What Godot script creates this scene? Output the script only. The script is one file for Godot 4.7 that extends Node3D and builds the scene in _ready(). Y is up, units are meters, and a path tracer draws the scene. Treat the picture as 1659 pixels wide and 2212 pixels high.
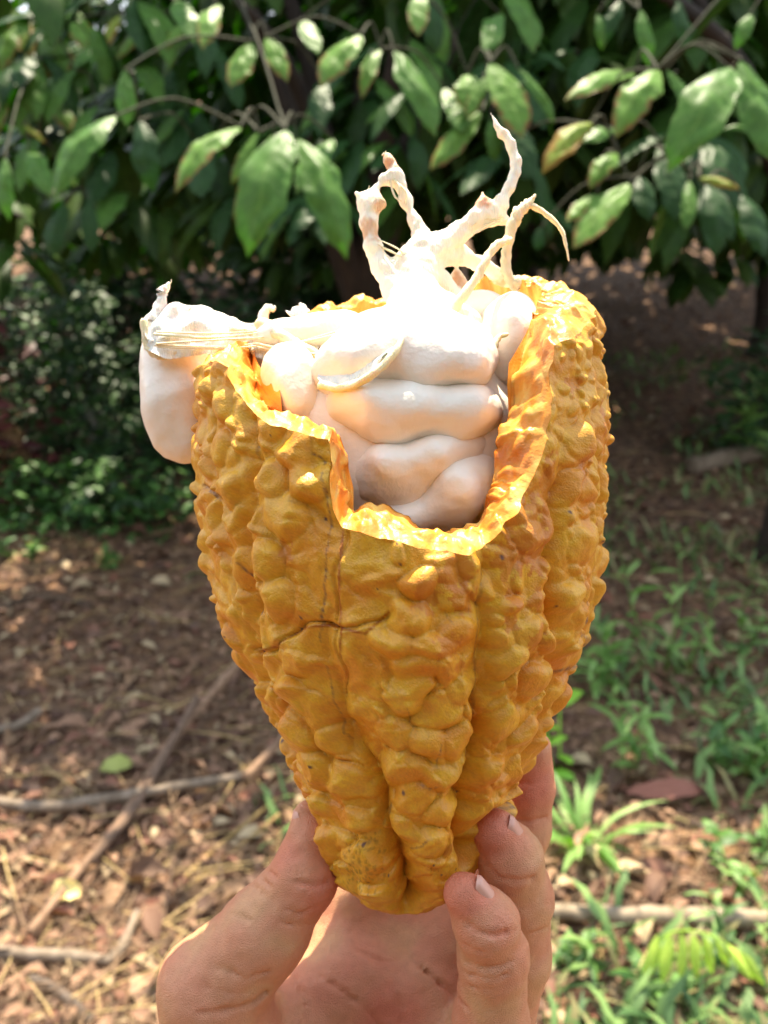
extends Node3D
# A hand holding an opened cacao pod in front of cacao trees.
# The pod and the hand are laid out in "pod units" (U): 1 U = 0.125 mm, with x right, y DOWN (row), z towards the viewer, origin offsets OX, OY.

const U := 0.000125
const OX := 829.5
const OY := 1106.0
const DD := 1995.3          # viewing distance in pod units
const PITCH := -18.0
const EYE := Vector3(0, 1.5, 0)

var rng := RandomNumberGenerator.new()
var cam: Camera3D
var pod_frame: Transform3D
var used := {}

# ------------------------------------------------------------------ small helpers
func numbered(called: String) -> String:
	if not used.has(called):
		used[called] = 0
		return called
	used[called] += 1
	return "%s_%03d" % [called, used[called]]

func tag(o: Node, label: String, category: String, group := "", kind := "") -> void:
	if label != "": o.set_meta("label", label)
	if category != "": o.set_meta("category", category)
	if group != "": o.set_meta("group", group)
	if kind != "": o.set_meta("kind", kind)

func thing(called: String, label: String, category: String, at := Transform3D.IDENTITY, group := "", kind := "") -> Node3D:
	var o := Node3D.new()
	o.name = numbered(called)
	add_child(o)
	o.transform = at
	tag(o, label, category, group, kind)
	return o

func part(called: String, m: Mesh, mat: Material, parent: Node, at := Transform3D.IDENTITY) -> MeshInstance3D:
	var o := MeshInstance3D.new()
	o.name = called
	o.mesh = m
	o.material_override = mat
	o.transform = at
	parent.add_child(o, true)
	return o

func single(called: String, m: Mesh, mat: Material, label: String, category: String, at := Transform3D.IDENTITY, group := "", kind := "") -> MeshInstance3D:
	var o := MeshInstance3D.new()
	o.name = numbered(called)
	o.mesh = m
	o.material_override = mat
	o.transform = at
	add_child(o)
	tag(o, label, category, group, kind)
	return o

func copies(called: String, m: Mesh, mat: Material, at: Array, colours: Array, parent: Node) -> MultiMeshInstance3D:
	var mm := MultiMesh.new()
	mm.transform_format = MultiMesh.TRANSFORM_3D
	mm.use_colors = true
	mm.mesh = m
	mm.instance_count = at.size()
	for i in at.size():
		mm.set_instance_transform(i, at[i])
		mm.set_instance_color(i, colours[i])
	var o := MultiMeshInstance3D.new()
	o.name = numbered(called) if parent == self else called
	o.multimesh = mm
	o.material_override = mat
	parent.add_child(o, true)
	o.set_meta("kind", "stuff")
	return o

func array_mesh(v: PackedVector3Array, n: PackedVector3Array, idx: PackedInt32Array, c := PackedColorArray(), uv := PackedVector2Array()) -> ArrayMesh:
	var a := []
	a.resize(Mesh.ARRAY_MAX)
	a[Mesh.ARRAY_VERTEX] = v
	a[Mesh.ARRAY_NORMAL] = n
	a[Mesh.ARRAY_INDEX] = idx
	if c.size() > 0: a[Mesh.ARRAY_COLOR] = c
	if uv.size() > 0: a[Mesh.ARRAY_TEX_UV] = uv
	var m := ArrayMesh.new()
	m.add_surface_from_arrays(Mesh.PRIMITIVE_TRIANGLES, a)
	return m

func smooth_normals(v: PackedVector3Array, idx: PackedInt32Array) -> PackedVector3Array:
	var n := PackedVector3Array()
	n.resize(v.size())
	for t in range(0, idx.size(), 3):
		var a := idx[t]
		var b := idx[t + 1]
		var c := idx[t + 2]
		var f := (v[c] - v[a]).cross(v[b] - v[a])
		n[a] += f
		n[b] += f
		n[c] += f
	for i in n.size():
		n[i] = n[i].normalized()
	return n

func srgb(r: float, g: float, b: float) -> Color:
	return Color(r / 255.0, g / 255.0, b / 255.0)

func lin(r: float, g: float, b: float) -> Color:
	return Color(r / 255.0, g / 255.0, b / 255.0).srgb_to_linear()

func mat(c: Color, rough := 0.8, vertex := false) -> StandardMaterial3D:
	var m := StandardMaterial3D.new()
	m.albedo_color = c
	m.roughness = rough
	m.vertex_color_use_as_albedo = vertex
	m.cull_mode = BaseMaterial3D.CULL_DISABLED
	return m

func noise(seed_: int, freq: float, octaves := 3, kind := FastNoiseLite.TYPE_SIMPLEX_SMOOTH) -> FastNoiseLite:
	var n := FastNoiseLite.new()
	n.seed = seed_
	n.noise_type = kind
	n.frequency = freq
	n.fractal_type = FastNoiseLite.FRACTAL_FBM if octaves > 1 else FastNoiseLite.FRACTAL_NONE
	n.fractal_octaves = octaves
	return n

func noise_tex(seed_: int, freq: float, octaves: int, size: int, ramp: Gradient = null) -> NoiseTexture2D:
	var t := NoiseTexture2D.new()
	t.width = size
	t.height = size
	t.seamless = true
	t.noise = noise(seed_, freq, octaves)
	if ramp: t.color_ramp = ramp
	return t

# a pixel of the layout (in pod units) at depth z -> pod-local metres
func P(px: float, py: float, z: float) -> Vector3:
	var s := (DD - z) / DD
	return Vector3((px - OX) * s * U, (OY - py) * s * U, z * U)

# a point on the ray through (px, py), at a distance of d metres along the view axis -> world
func at(px: float, py: float, d: float) -> Vector3:
	return cam.transform * Vector3((px - OX) / DD * d, (OY - py) / DD * d, -d)

var hill_noise: FastNoiseLite
func ground_y(x: float, z: float) -> float:
	var far := maxf(0.0, -z - 4.2)
	var h := 0.13 * far * (1.0 - exp(-far * 0.6)) + 0.025 * maxf(0.0, absf(x) - 2.0)
	return h + hill_noise.get_noise_2d(x * 1.0, z * 1.0) * 0.05

func spot(px: float, py: float) -> Vector3:
	var d := 1.2
	while d < 30.0:
		var p := at(px, py, d)
		if p.y <= ground_y(p.x, p.z):
			return Vector3(p.x, ground_y(p.x, p.z), p.z)
		d += 0.02
	return at(px, py, 20.0)

# ------------------------------------------------------------------ tubes
# pts: Array of Vector3, rad: Array of float; flat = half-thickness share across `side`
func tube(pts: Array, rad: Array, sides := 8, wob := 0.0, seed_ := 1, subdiv := 4, flat := 1.0, side := Vector3.ZERO) -> ArrayMesh:
	var cp := []
	var cr := []
	for i in pts.size() - 1:
		var p0: Vector3 = pts[maxi(i - 1, 0)]
		var p1: Vector3 = pts[i]
		var p2: Vector3 = pts[i + 1]
		var p3: Vector3 = pts[mini(i + 2, pts.size() - 1)]
		for k in subdiv:
			var t := float(k) / subdiv
			cp.append(p1.cubic_interpolate(p2, p0, p3, t))
			cr.append(lerpf(rad[i], rad[i + 1], t))
	cp.append(pts[-1])
	cr.append(rad[-1])
	var nz := noise(seed_, 1.0, 2)
	var v := PackedVector3Array()
	var idx := PackedInt32Array()
	var up := Vector3(0.13, 0.97, 0.21).normalized()
	var n := cp.size()
	for i in n:
		var dir: Vector3 = (cp[mini(i + 1, n - 1)] - cp[maxi(i - 1, 0)]).normalized()
		var a: Vector3
		if side != Vector3.ZERO:
			a = dir.cross(side).normalized()
		else:
			a = dir.cross(up)
			if a.length() < 0.1: a = dir.cross(Vector3.RIGHT)
			a = a.normalized()
		var b := dir.cross(a).normalized()
		for s in sides:
			var w := TAU * s / sides
			var r: float = cr[i] * (1.0 + wob * nz.get_noise_2d(i * 0.35, s * 1.3 + seed_ * 7.0))
			v.append(cp[i] + a * cos(w) * r + b * sin(w) * r * flat)
	for i in n - 1:
		for s in sides:
			var s2 := (s + 1) % sides
			var q0 := i * sides + s
			var q1 := i * sides + s2
			var q2 := q0 + sides
			var q3 := q1 + sides
			idx.append_array([q0, q1, q2, q1, q3, q2])
	for e in [0, n - 1]:
		var ci := v.size()
		v.append(cp[e])
		for s in sides:
			var s2 := (s + 1) % sides
			if e == 0: idx.append_array([ci, e * sides + s2, e * sides + s])
			else: idx.append_array([ci, e * sides + s, e * sides + s2])
	return array_mesh(v, smooth_normals(v, idx), idx)

# ------------------------------------------------------------------ soft bodies: fields of capsules and ellipsoids, meshed as surface nets
class Field:
	var lo: Vector3
	var n: Vector3i
	var c: float
	var d := PackedFloat32Array()
	func _init(a: Vector3, b: Vector3, cell: float):
		lo = a
		c = cell
		n = Vector3i(((b - a) / cell).ceil()) + Vector3i.ONE
		d.resize(n.x * n.y * n.z)
		d.fill(1e3)
	func span(a: Vector3, b: Vector3) -> Array:
		var i0 := Vector3i(((a - lo) / c).floor()).clamp(Vector3i.ZERO, n - Vector3i.ONE)
		var i1 := Vector3i(((b - lo) / c).ceil()).clamp(Vector3i.ZERO, n - Vector3i.ONE)
		return [i0, i1]
	func capsule(a: Vector3, b: Vector3, ra: float, rb: float, k: float) -> void:
		var m := maxf(ra, rb) + k + 3.0 * c
		var mv := Vector3(m, m, m)
		var w := span(a.min(b) - mv, a.max(b) + mv)
		var i0: Vector3i = w[0]
		var i1: Vector3i = w[1]
		var ab := b - a
		var l2 := maxf(ab.length_squared(), 1e-9)
		var dr := rb - ra
		for z in range(i0.z, i1.z + 1):
			for y in range(i0.y, i1.y + 1):
				var at := (z * n.y + y) * n.x + i0.x
				var p := lo + Vector3(i0.x, y, z) * c - a
				for x in range(i0.x, i1.x + 1):
					var t := clampf(p.dot(ab) / l2, 0.0, 1.0)
					var v := (p - ab * t).length() - ra - dr * t
					var o := d[at]
					var h := k - absf(o - v)
					if h > 0.0:
						d[at] = minf(o, v) - h * h / (4.0 * k)
					elif v < o:
						d[at] = v
					at += 1
					p.x += c
	func ellipsoid(q: Vector3, r: Vector3, turn: Basis, k: float) -> void:
		var m := maxf(r.x, maxf(r.y, r.z)) + k + 3.0 * c
		var mv := Vector3(m, m, m)
		var w := span(q - mv, q + mv)
		var i0: Vector3i = w[0]
		var i1: Vector3i = w[1]
		var inv := turn.transposed()
		for z in range(i0.z, i1.z + 1):
			for y in range(i0.y, i1.y + 1):
				var at := (z * n.y + y) * n.x + i0.x
				for x in range(i0.x, i1.x + 1):
					var p := inv * (lo + Vector3(x, y, z) * c - q)
					var e := p / r
					var k0 := e.length()
					var v := k0 * (k0 - 1.0) / maxf((e / r).length(), 1e-6)
					var o := d[at]
					var h := k - absf(o - v)
					if h > 0.0:
						d[at] = minf(o, v) - h * h / (4.0 * k)
					elif v < o:
						d[at] = v
					at += 1
	func carve(a: Vector3, b: Vector3, r: float, k: float) -> void:   # a soft groove along a segment
		var m := r + k + 2.0 * c
		var mv := Vector3(m, m, m)
		var w := span(a.min(b) - mv, a.max(b) + mv)
		var i0: Vector3i = w[0]
		var i1: Vector3i = w[1]
		var ab := b - a
		var l2 := maxf(ab.length_squared(), 1e-9)
		for z in range(i0.z, i1.z + 1):
			for y in range(i0.y, i1.y + 1):
				var at := (z * n.y + y) * n.x + i0.x
				for x in range(i0.x, i1.x + 1):
					var p := lo + Vector3(x, y, z) * c - a
					var t := clampf(p.dot(ab) / l2, 0.0, 1.0)
					var v := -((p - ab * t).length() - r)
					var o := d[at]
					var h := k - absf(o - v)
					if h > 0.0:
						d[at] = maxf(o, v) + h * h / (4.0 * k)
					elif v > o:
						d[at] = v
					at += 1
	func value(p: Vector3) -> float:
		var q := Vector3i(((p - lo) / c).round()).clamp(Vector3i.ZERO, n - Vector3i.ONE)
		return d[(q.z * n.y + q.y) * n.x + q.x]
	func bumpy(nz: FastNoiseLite, amp: float) -> void:
		for z in n.z:
			for y in n.y:
				var at := (z * n.y + y) * n.x
				for x in n.x:
					if absf(d[at]) < 5.0 * c:
						var p := lo + Vector3(x, y, z) * c
						d[at] += nz.get_noise_3dv(p) * amp
					at += 1
	func merge(base: Field, g: Field, a: Vector3, b: Vector3, k: float) -> void:   # this = least of this and the smooth union of base and g, inside a box
		var w := span(a, b)
		var i0: Vector3i = w[0]
		var i1: Vector3i = w[1]
		for z in range(i0.z, i1.z + 1):
			for y in range(i0.y, i1.y + 1):
				var at := (z * n.y + y) * n.x + i0.x
				for x in range(i0.x, i1.x + 1):
					var p := base.d[at]
					var v := g.d[at]
					var h := k - absf(p - v)
					var e := minf(p, v)
					if h > 0.0: e -= h * h / (4.0 * k)
					if e < d[at]: d[at] = e
					at += 1
	func surface() -> Array:                                      # vertices, normals, indices
		var v := PackedVector3Array()
		var nn := PackedVector3Array()
		var idx := PackedInt32Array()
		var sx := 1
		var sy := n.x
		var sz := n.x * n.y
		var cell := PackedInt32Array()
		cell.resize(d.size())
		cell.fill(-1)
		var off := [0, sx, sy, sx + sy, sz, sz + sx, sz + sy, sz + sx + sy]
		var edges := [[0, 1], [2, 3], [4, 5], [6, 7], [0, 2], [1, 3], [4, 6], [5, 7], [0, 4], [1, 5], [2, 6], [3, 7]]
		var corner := [Vector3(0, 0, 0), Vector3(1, 0, 0), Vector3(0, 1, 0), Vector3(1, 1, 0), Vector3(0, 0, 1), Vector3(1, 0, 1), Vector3(0, 1, 1), Vector3(1, 1, 1)]
		for z in n.z - 1:
			for y in n.y - 1:
				var at := (z * n.y + y) * n.x
				for x in n.x - 1:
					var d0 := d[at]
					if d0 > 4.0 * c or d0 < -4.0 * c:
						at += 1
						continue
					var inside := 0
					for o in off:
						if d[at + o] < 0.0: inside += 1
					if inside > 0 and inside < 8:
						var s := Vector3.ZERO
						var hits := 0
						for e in edges:
							var a: float = d[at + off[e[0]]]
							var b: float = d[at + off[e[1]]]
							if (a < 0.0) != (b < 0.0):
								s += corner[e[0]].lerp(corner[e[1]], a / (a - b))
								hits += 1
						s /= hits
						cell[at] = v.size()
						v.append(lo + (Vector3(x, y, z) + s) * c)
						var g := Vector3(d[at + 1] - d0 + d[at + sy + sz + sx] - d[at + sy + sz], d[at + sy] - d0 + d[at + sx + sy + sz] - d[at + sx + sz], d[at + sz] - d0 + d[at + sx + sy + sz] - d[at + sx + sy])
						nn.append(g.normalized())
					at += 1
		for z in range(1, n.z - 1):
			for y in range(1, n.y - 1):
				var at := (z * n.y + y) * n.x + 1
				for x in range(1, n.x - 1):
					if cell[at] < 0 and absf(d[at]) > 4.0 * c:
						at += 1
						continue
					var neg := d[at] < 0.0
					for axis in 3:
						var st: int = [sx, sy, sz][axis]
						if (d[at + st] < 0.0) == neg: continue
						var p: int = [sy, sz, sx][axis]
						var q: int = [sz, sx, sy][axis]
						var a := cell[at]
						var b := cell[at - p]
						var cc := cell[at - p - q]
						var dd := cell[at - q]
						if a < 0 or b < 0 or cc < 0 or dd < 0: continue
						if neg: idx.append_array([a, cc, b, a, dd, cc])
						else: idx.append_array([a, b, cc, a, cc, dd])
					at += 1
		return [v, nn, idx]

func blob(f: Field, colour = null) -> ArrayMesh:
	var s := f.surface()
	var v: PackedVector3Array = s[0]
	var g: PackedVector3Array = s[1]
	var idx: PackedInt32Array = s[2]
	var n := smooth_normals(v, idx)
	var agree := 0.0
	for i in n.size(): agree += n[i].dot(g[i])
	if agree < 0.0:
		for t in range(0, idx.size(), 3):
			var k := idx[t + 1]
			idx[t + 1] = idx[t + 2]
			idx[t + 2] = k
		for i in n.size(): n[i] = -n[i]
	var c := PackedColorArray()
	if colour != null:
		c.resize(v.size())
		for i in v.size(): c[i] = colour.call(v[i], n[i])
	return array_mesh(v, n, idx, c)

# ------------------------------------------------------------------ the pod
const EDGE := [[520, 478, 1262], [600, 458, 1284], [700, 440, 1300], [800, 424, 1310], [900, 418, 1318], [1000, 413, 1320], [1100, 420, 1314], [1200, 433, 1306], [1300, 458, 1292], [1350, 475, 1280], [1400, 500, 1258], [1450, 530, 1235],
	[1500, 562, 1208], [1600, 610, 1172], [1700, 645, 1124], [1750, 676, 1100], [1800, 692, 1064], [1850, 705, 1040], [1890, 730, 1012], [1925, 762, 975], [1948, 800, 935], [1960, 840, 890]]
var prof_c := PackedFloat32Array()
var prof_r := PackedFloat32Array()
const Y0 := 500
const Y1 := 1964
const HW := 1400      # height map columns, whole turn
const HH := 748       # rows of 2 units
var hmap := PackedFloat32Array()
var stain := PackedColorArray()

func make_profile() -> void:
	prof_c.resize(Y1 - Y0 + 2)
	prof_r.resize(Y1 - Y0 + 2)
	for y in range(Y0, Y1 + 2):
		var k := 0
		while k < EDGE.size() - 2 and EDGE[k + 1][0] < y: k += 1
		var a = EDGE[k]
		var b = EDGE[k + 1]
		var a0 = EDGE[maxi(k - 1, 0)]
		var b1 = EDGE[mini(k + 2, EDGE.size() - 1)]
		var t := clampf((y - a[0]) / float(b[0] - a[0]), -0.5, 1.0)
		var l := cubic_interpolate(a[1], b[1], a0[1], b1[1], t)
		var r := cubic_interpolate(a[2], b[2], a0[2], b1[2], t)
		prof_c[y - Y0] = (l + r) / 2.0 - OX
		prof_r[y - Y0] = (r - l) / 2.0 * 0.952
		if y > 1944:
			prof_r[y - Y0] = minf(prof_r[y - Y0], 78.0 * sqrt(maxf(0.0005, 1.0 - pow((y - 1940.0) / 23.0, 2.0))))

func pc(y: float) -> float:
	return prof_c[clampi(int(y) - Y0, 0, prof_c.size() - 1)]
func pr(y: float) -> float:
	return prof_r[clampi(int(y) - Y0, 0, prof_r.size() - 1)]

# outer skin in pod units: x right from the view axis, y row, z towards the viewer
func skin(th: float, y: float, lift: float) -> Vector3:
	var r := pr(y) + lift
	return Vector3(pc(y) + r * sin(th), y, r * cos(th) * 0.96)

func loc(q: Vector3) -> Vector3:                                  # pod units -> pod-local metres
	return Vector3(q.x * U, (OY - q.y) * U, q.z * U)

# angle and row at which the ray through a pixel meets the skin shrunk by `inset`
func hit(px: float, py: float, inset := 0.0) -> Vector2:
	var z := 0.0
	var th := 0.0
	var y := py
	for k in 14:
		var s := (DD - z) / DD
		y = OY + (py - OY) * s
		var r := maxf(pr(y) - inset, 5.0)
		var x := (px - OX) * s - pc(y)
		th = asin(clampf(x / r, -0.995, 0.995))
		z = lerpf(z, r * cos(th) * 0.96, 0.7)
	return Vector2(th, y)

func lift_at(th: float, y: float) -> float:
	var u := fposmod(th / TAU + 0.5, 1.0) * HW
	var i := int(u) % HW
	var f: float = u - floorf(u)
	var w := clampf((y - Y0) / 2.0, 0.0, HH - 1.001)
	var j := int(w)
	var g := w - j
	var i2 := (i + 1) % HW
	return lerpf(lerpf(hmap[j * HW + i], hmap[j * HW + i2], f), lerpf(hmap[(j + 1) * HW + i], hmap[(j + 1) * HW + i2], f), g)

func wart(th: float, y: float, rx: float, ry: float, h: float, tilt: float) -> void:
	var rad := maxf(pr(y), 60.0)
	var per := TAU * rad / HW
	var m := maxf(rx, ry)
	var iu := int(ceil(m / per))
	var iv := int(ceil(m / 2.0))
	var cu := int(fposmod(th / TAU + 0.5, 1.0) * HW)
	var cv := int((y - Y0) / 2.0)
	var ct := cos(tilt)
	var st := sin(tilt)
	for v in range(maxi(cv - iv, 0), mini(cv + iv, HH - 1) + 1):
		for u in range(cu - iu, cu + iu + 1):
			var dx := (u - cu) * per
			var dy := (v - cv) * 2.0
			var a := (dx * ct + dy * st) / rx
			var b := (-dx * st + dy * ct) / ry
			var q := a * a + b * b
			if q >= 1.0: continue
			var at_ := v * HW + posmod(u, HW)
			var e := h * sqrt(1.0 - q) * (1.0 - 0.3 * q)
			var o := hmap[at_]
			hmap[at_] = maxf(o, e) + 0.12 * minf(maxf(o, 0.0), e)

# distance-based stroke along a pixel polyline; op(texel, closeness 0..1, along 0..1)
func stroke(line: Array, width: float, op: Callable) -> void:
	for k in line.size() - 1:
		var a := hit(line[k][0], line[k][1])
		var b := hit(line[k + 1][0], line[k + 1][1])
		stroke_ty(a, b, width, float(k) / (line.size() - 1), float(k + 1) / (line.size() - 1), op)

func stroke_ty(a: Vector2, b: Vector2, width: float, t0: float, t1: float, op: Callable) -> void:
	var ym := (a.y + b.y) / 2.0
	var rad := maxf(pr(ym), 40.0)
	var per := TAU * rad / HW
	var cu0 := int(fposmod(minf(a.x, b.x) / TAU + 0.5, 1.0) * HW - width / per) - 1
	var cols := int(absf(a.x - b.x) * rad / per + 2.0 * width / per) + 3
	var v0 := maxi(int((minf(a.y, b.y) - width - Y0) / 2.0), 0)
	var v1 := mini(int((maxf(a.y, b.y) + width - Y0) / 2.0) + 1, HH - 1)
	var bx := (b.x - a.x) * rad
	var by := b.y - a.y
	var l2 := maxf(bx * bx + by * by, 1e-6)
	var ua := fposmod(a.x / TAU + 0.5, 1.0) * HW
	for v in range(v0, v1 + 1):
		for c in cols:
			var u := cu0 + c
			var x := (u - ua) * per
			var y := v * 2.0 + Y0 - a.y
			var t := clampf((x * bx + y * by) / l2, 0.0, 1.0)
			var dd := sqrt(pow(x - bx * t, 2.0) + pow(y - by * t, 2.0)) / width
			if dd < 1.0:
				op.call(v * HW + posmod(u, HW), 1.0 - dd, lerpf(t0, t1, t))

const FURROWS := [
	[[[700, 1330], [715, 1450], [745, 1560], [790, 1640], [825, 1720], [832, 1800], [858, 1880], [880, 1930], [890, 1955]], 60.0, 10.0, 105.0],
	[[[1045, 1190], [1035, 1300], [1040, 1450], [1030, 1600], [1004, 1700], [1008, 1790], [1018, 1850]], 40.0, 20.0, 72.0],
	[[[1203, 1050], [1200, 1180], [1195, 1300], [1205, 1400], [1185, 1520], [1140, 1640], [1108, 1720], [1060, 1780]], 46.0, 28.0, 74.0],
	[[[548, 900], [545, 1060], [530, 1180], [545, 1290], [556, 1430], [600, 1540], [640, 1650]], 34.0, 24.0, 34.0],
	[[[452, 860], [468, 1050], [488, 1200], [520, 1320], [548, 1420]], 26.0, 16.0, 14.0],
	[[[1288, 760], [1292, 960], [1290, 1200], [1270, 1330], [1240, 1420], [1198, 1475]], 34.0, 16.0, 26.0]]

# the big round warts of the middle ridge and of the left one
const BIG_WARTS := [[900, 1260, 34], [870, 1330, 30], [905, 1335, 26], [860, 1385, 32], [935, 1395, 40], [985, 1370, 26], [905, 1440, 36], [960, 1450, 34], [880, 1500, 38], [945, 1540, 34], [990, 1500, 26], [860, 1585, 40], [930, 1600, 36], [985, 1600, 34], [870, 1660, 40], [940, 1680, 36],
		[900, 1730, 40], [960, 1760, 34], [860, 1800, 38], [925, 1820, 36], [640, 1500, 40], [690, 1540, 36], [650, 1590, 44], [720, 1600, 36], [690, 1660, 44], [640, 1650, 30], [750, 1690, 40], [700, 1740, 36], [760, 1770, 34], [720, 1820, 38], [780, 1860, 40], [740, 1900, 34], [800, 1930, 36],
		[590, 1040, 40], [640, 990, 36], [620, 1110, 42], [670, 1050, 36], [580, 1210, 40], [600, 1290, 38], [480, 960, 34], [500, 1060, 30], [490, 880, 30], [1100, 1300, 26], [1160, 1310, 26], [1130, 1380, 30], [1090, 1440, 34], [1150, 1470, 34], [1080, 1560, 36], [1130, 1580, 32], [1070, 1660, 34], [1250, 960, 34], [1230, 1060, 36], [1255, 1180, 34]]

func make_heights() -> void:
	hmap.resize(HW * HH)
	hmap.fill(0.0)
	stain.resize(HW * HH)
	# warts, tighter and rounder on the ridges, few on the smooth strip in the middle
	var dens := noise(5, 0.012, 2)
	rng.seed = 77
	var placed := []
	for e in BIG_WARTS:
		var p := hit(e[0], e[1])
		placed.append(Vector3(p.x * pr(p.y), p.y, e[2]))
		wart(p.x, p.y, e[2] * rng.randf_range(0.95, 1.25), e[2] * rng.randf_range(0.8, 1.05), e[2] * rng.randf_range(0.62, 0.8), rng.randf_range(-0.4, 0.4))
	for n in 9000:
		var th := rng.randf_range(-PI, PI)
		var y := rng.randf_range(560.0, 1958.0)
		var front := absf(th) < 1.75
		if not front and n % 4 != 0: continue
		var px := OX + (pc(y) + pr(y) * sin(th)) * 1.2
		var bare := front and px > 655 and px < 830 and y > 1070 and y < 1480
		var mask := dens.get_noise_2d(th * 400.0, y)
		var size := (12.0 + 26.0 * pow(rng.randf(), 1.6)) * (1.0 - 0.45 * float(n) / 9000.0)
		if y > 1800: size *= 0.8
		if px > 1180: size *= 0.85
		var q := Vector3(th * pr(y), y, size)
		var free := true
		for e in placed:
			if absf(e.y - y) < 75.0 and absf(e.x - q.x) < 75.0:
				var gap: float = (e.z + size) * (0.7 if n % 4 == 0 else 0.9)
				if pow(e.x - q.x, 2.0) + pow(e.y - y, 2.0) < gap * gap:
					free = false
					break
		if not free: continue
		placed.append(q)
		var high := size * rng.randf_range(0.52, 0.85) * clampf(0.85 + mask * 1.4, 0.3, 1.15)
		if bare: high *= 0.3
		wart(th, y, size * rng.randf_range(0.95, 1.4), size * rng.randf_range(0.8, 1.2), high, rng.randf_range(-0.5, 0.5))
	for n in 900:                                                # small pimples riding on the large ones
		var th := rng.randf_range(-1.8, 1.8)
		var y := rng.randf_range(560.0, 1958.0)
		var s := rng.randf_range(6.0, 15.0)
		var rise := lift_at(th, y)
		wart(th, y, s * rng.randf_range(0.9, 1.6), s, rise * 0.9 + s * rng.randf_range(0.14, 0.26), rng.randf_range(-0.6, 0.6))
	# soft undulation and grain
	var n1 := noise(11, 0.011, 2)
	var n2 := noise(12, 0.05, 2)
	for v in HH:
		var y := v * 2.0 + Y0
		var rad := pr(y)
		for u in HW:
			var th := (float(u) / HW - 0.5) * TAU
			var a := sin(th) * rad
			var b := cos(th) * rad
			hmap[v * HW + u] += n1.get_noise_3d(a, y, b) * 14.0 + n2.get_noise_3d(a, y, b) * 2.0
	# furrows between the ridges
	for f in FURROWS:
		var seen := {}
		var d0: float = f[2]
		var d1: float = f[3]
		stroke(f[0], f[1], func(i, near, t):
			var e: float = pow(near, 1.6) * lerpf(d0, d1, t)
			if e > seen.get(i, 0.0): seen[i] = e)
		for i in seen: hmap[i] -= seen[i]
	for k in 6:                                                   # the ridges on the far side
		var th := 1.9 + k * 0.5
		var seen := {}
		stroke_ty(Vector2(th if th < PI else th - TAU, 600), Vector2(th if th < PI else th - TAU, 1960), 40.0, 0, 1, func(i, near, t):
			seen[i] = near * near * (3.0 - 2.0 * near) * lerpf(12.0, 34.0, t))
		for i in seen: hmap[i] -= seen[i]
	# cracks: the horizontal split, the long vertical one
	for c in [[[[540, 1408], [575, 1402], [605, 1392], [630, 1370], [655, 1354], [700, 1351], [735, 1356], [770, 1362], [790, 1366], [812, 1345], [838, 1322]], 6.0, 13.0], [[[737, 1145], [735, 1220], [733, 1300], [736, 1356], [733, 1420], [738, 1500]], 4.5, 8.0], [[[436, 1045], [455, 1055], [468, 1075], [480, 1095]], 6.0, 10.0]]:
		var seen := {}
		var deep: float = c[2]
		stroke(c[0], c[1], func(i, near, _t):
			if near * deep > seen.get(i, 0.0): seen[i] = near * deep)
		for i in seen: hmap[i] -= seen[i]
	# colour of the rind: yellow and orange patches with a grain of their own
	var m1 := noise(21, 0.009, 3)
	var m2 := noise(22, 0.045, 3)
	var m3 := noise(23, 0.22, 2)
	var yellow := lin(222, 166, 44)
	var orange := lin(214, 138, 34)
	var tan_ := lin(206, 146, 62)
	for v in HH:
		var y := v * 2.0 + Y0
		var rad := pr(y)
		for u in HW:
			var th := (float(u) / HW - 0.5) * TAU
			var a := sin(th) * rad
			var b := cos(th) * rad
			var q := m1.get_noise_3d(a, y, b)
			var w := m2.get_noise_3d(a, y, b)
			var c := yellow.lerp(orange, clampf(0.42 + q * 1.2 + w * 0.3, 0.0, 1.0))
			c = c.lerp(tan_, clampf(w * 0.7 - q * 0.6, 0.0, 0.4))
			stain[v * HW + u] = c * (1.0 + 0.16 * m3.get_noise_3d(a, y, b))
	# bruised, glossy brown-orange patches
	var brown := lin(196, 116, 34)
	for s in [[985, 1225, 34, 50], [1000, 1290, 26, 30], [920, 1280, 24, 34], [962, 1390, 22, 24], [1105, 1297, 16, 20], [1158, 1292, 18, 22], [1100, 1345, 14, 18], [1150, 1380, 20, 30], [1105, 1205, 40, 40], [1140, 1150, 56, 70], [1185, 1080, 26, 90], [1170, 1200, 30, 40], [620, 1190, 14, 22], [1240, 830, 30, 20], [1290, 1150, 16, 26], [970, 1828, 16, 14], [990, 1440, 12, 12], [1250, 1010, 10, 30], [1300, 900, 10, 40], [1302, 770, 10, 50]]:
		var p := hit(s[0], s[1])
		var per := TAU * pr(p.y) / HW
		var cu := int((p.x / TAU + 0.5) * HW)
		for v in range(int((p.y - s[3] * 1.5 - Y0) / 2.0), int((p.y + s[3] * 1.5 - Y0) / 2.0)):
			for u in range(cu - int(s[2] * 1.5 / per), cu + int(s[2] * 1.5 / per)):
				if v < 0 or v >= HH: continue
				var dx: float = (u - cu) * per / s[2]
				var dy: float = (v * 2.0 + Y0 - p.y) / s[3]
				var e: float = 1.0 - sqrt(dx * dx + dy * dy) + m2.get_noise_2d(u * 2.0, v * 2.0) * 0.8
				var i := v * HW + posmod(u, HW)
				stain[i] = stain[i].lerp(brown, clampf(e * 5.0, 0.0, 0.75))
	# dark lines and specks
	var ink := lin(74, 52, 58)
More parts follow.
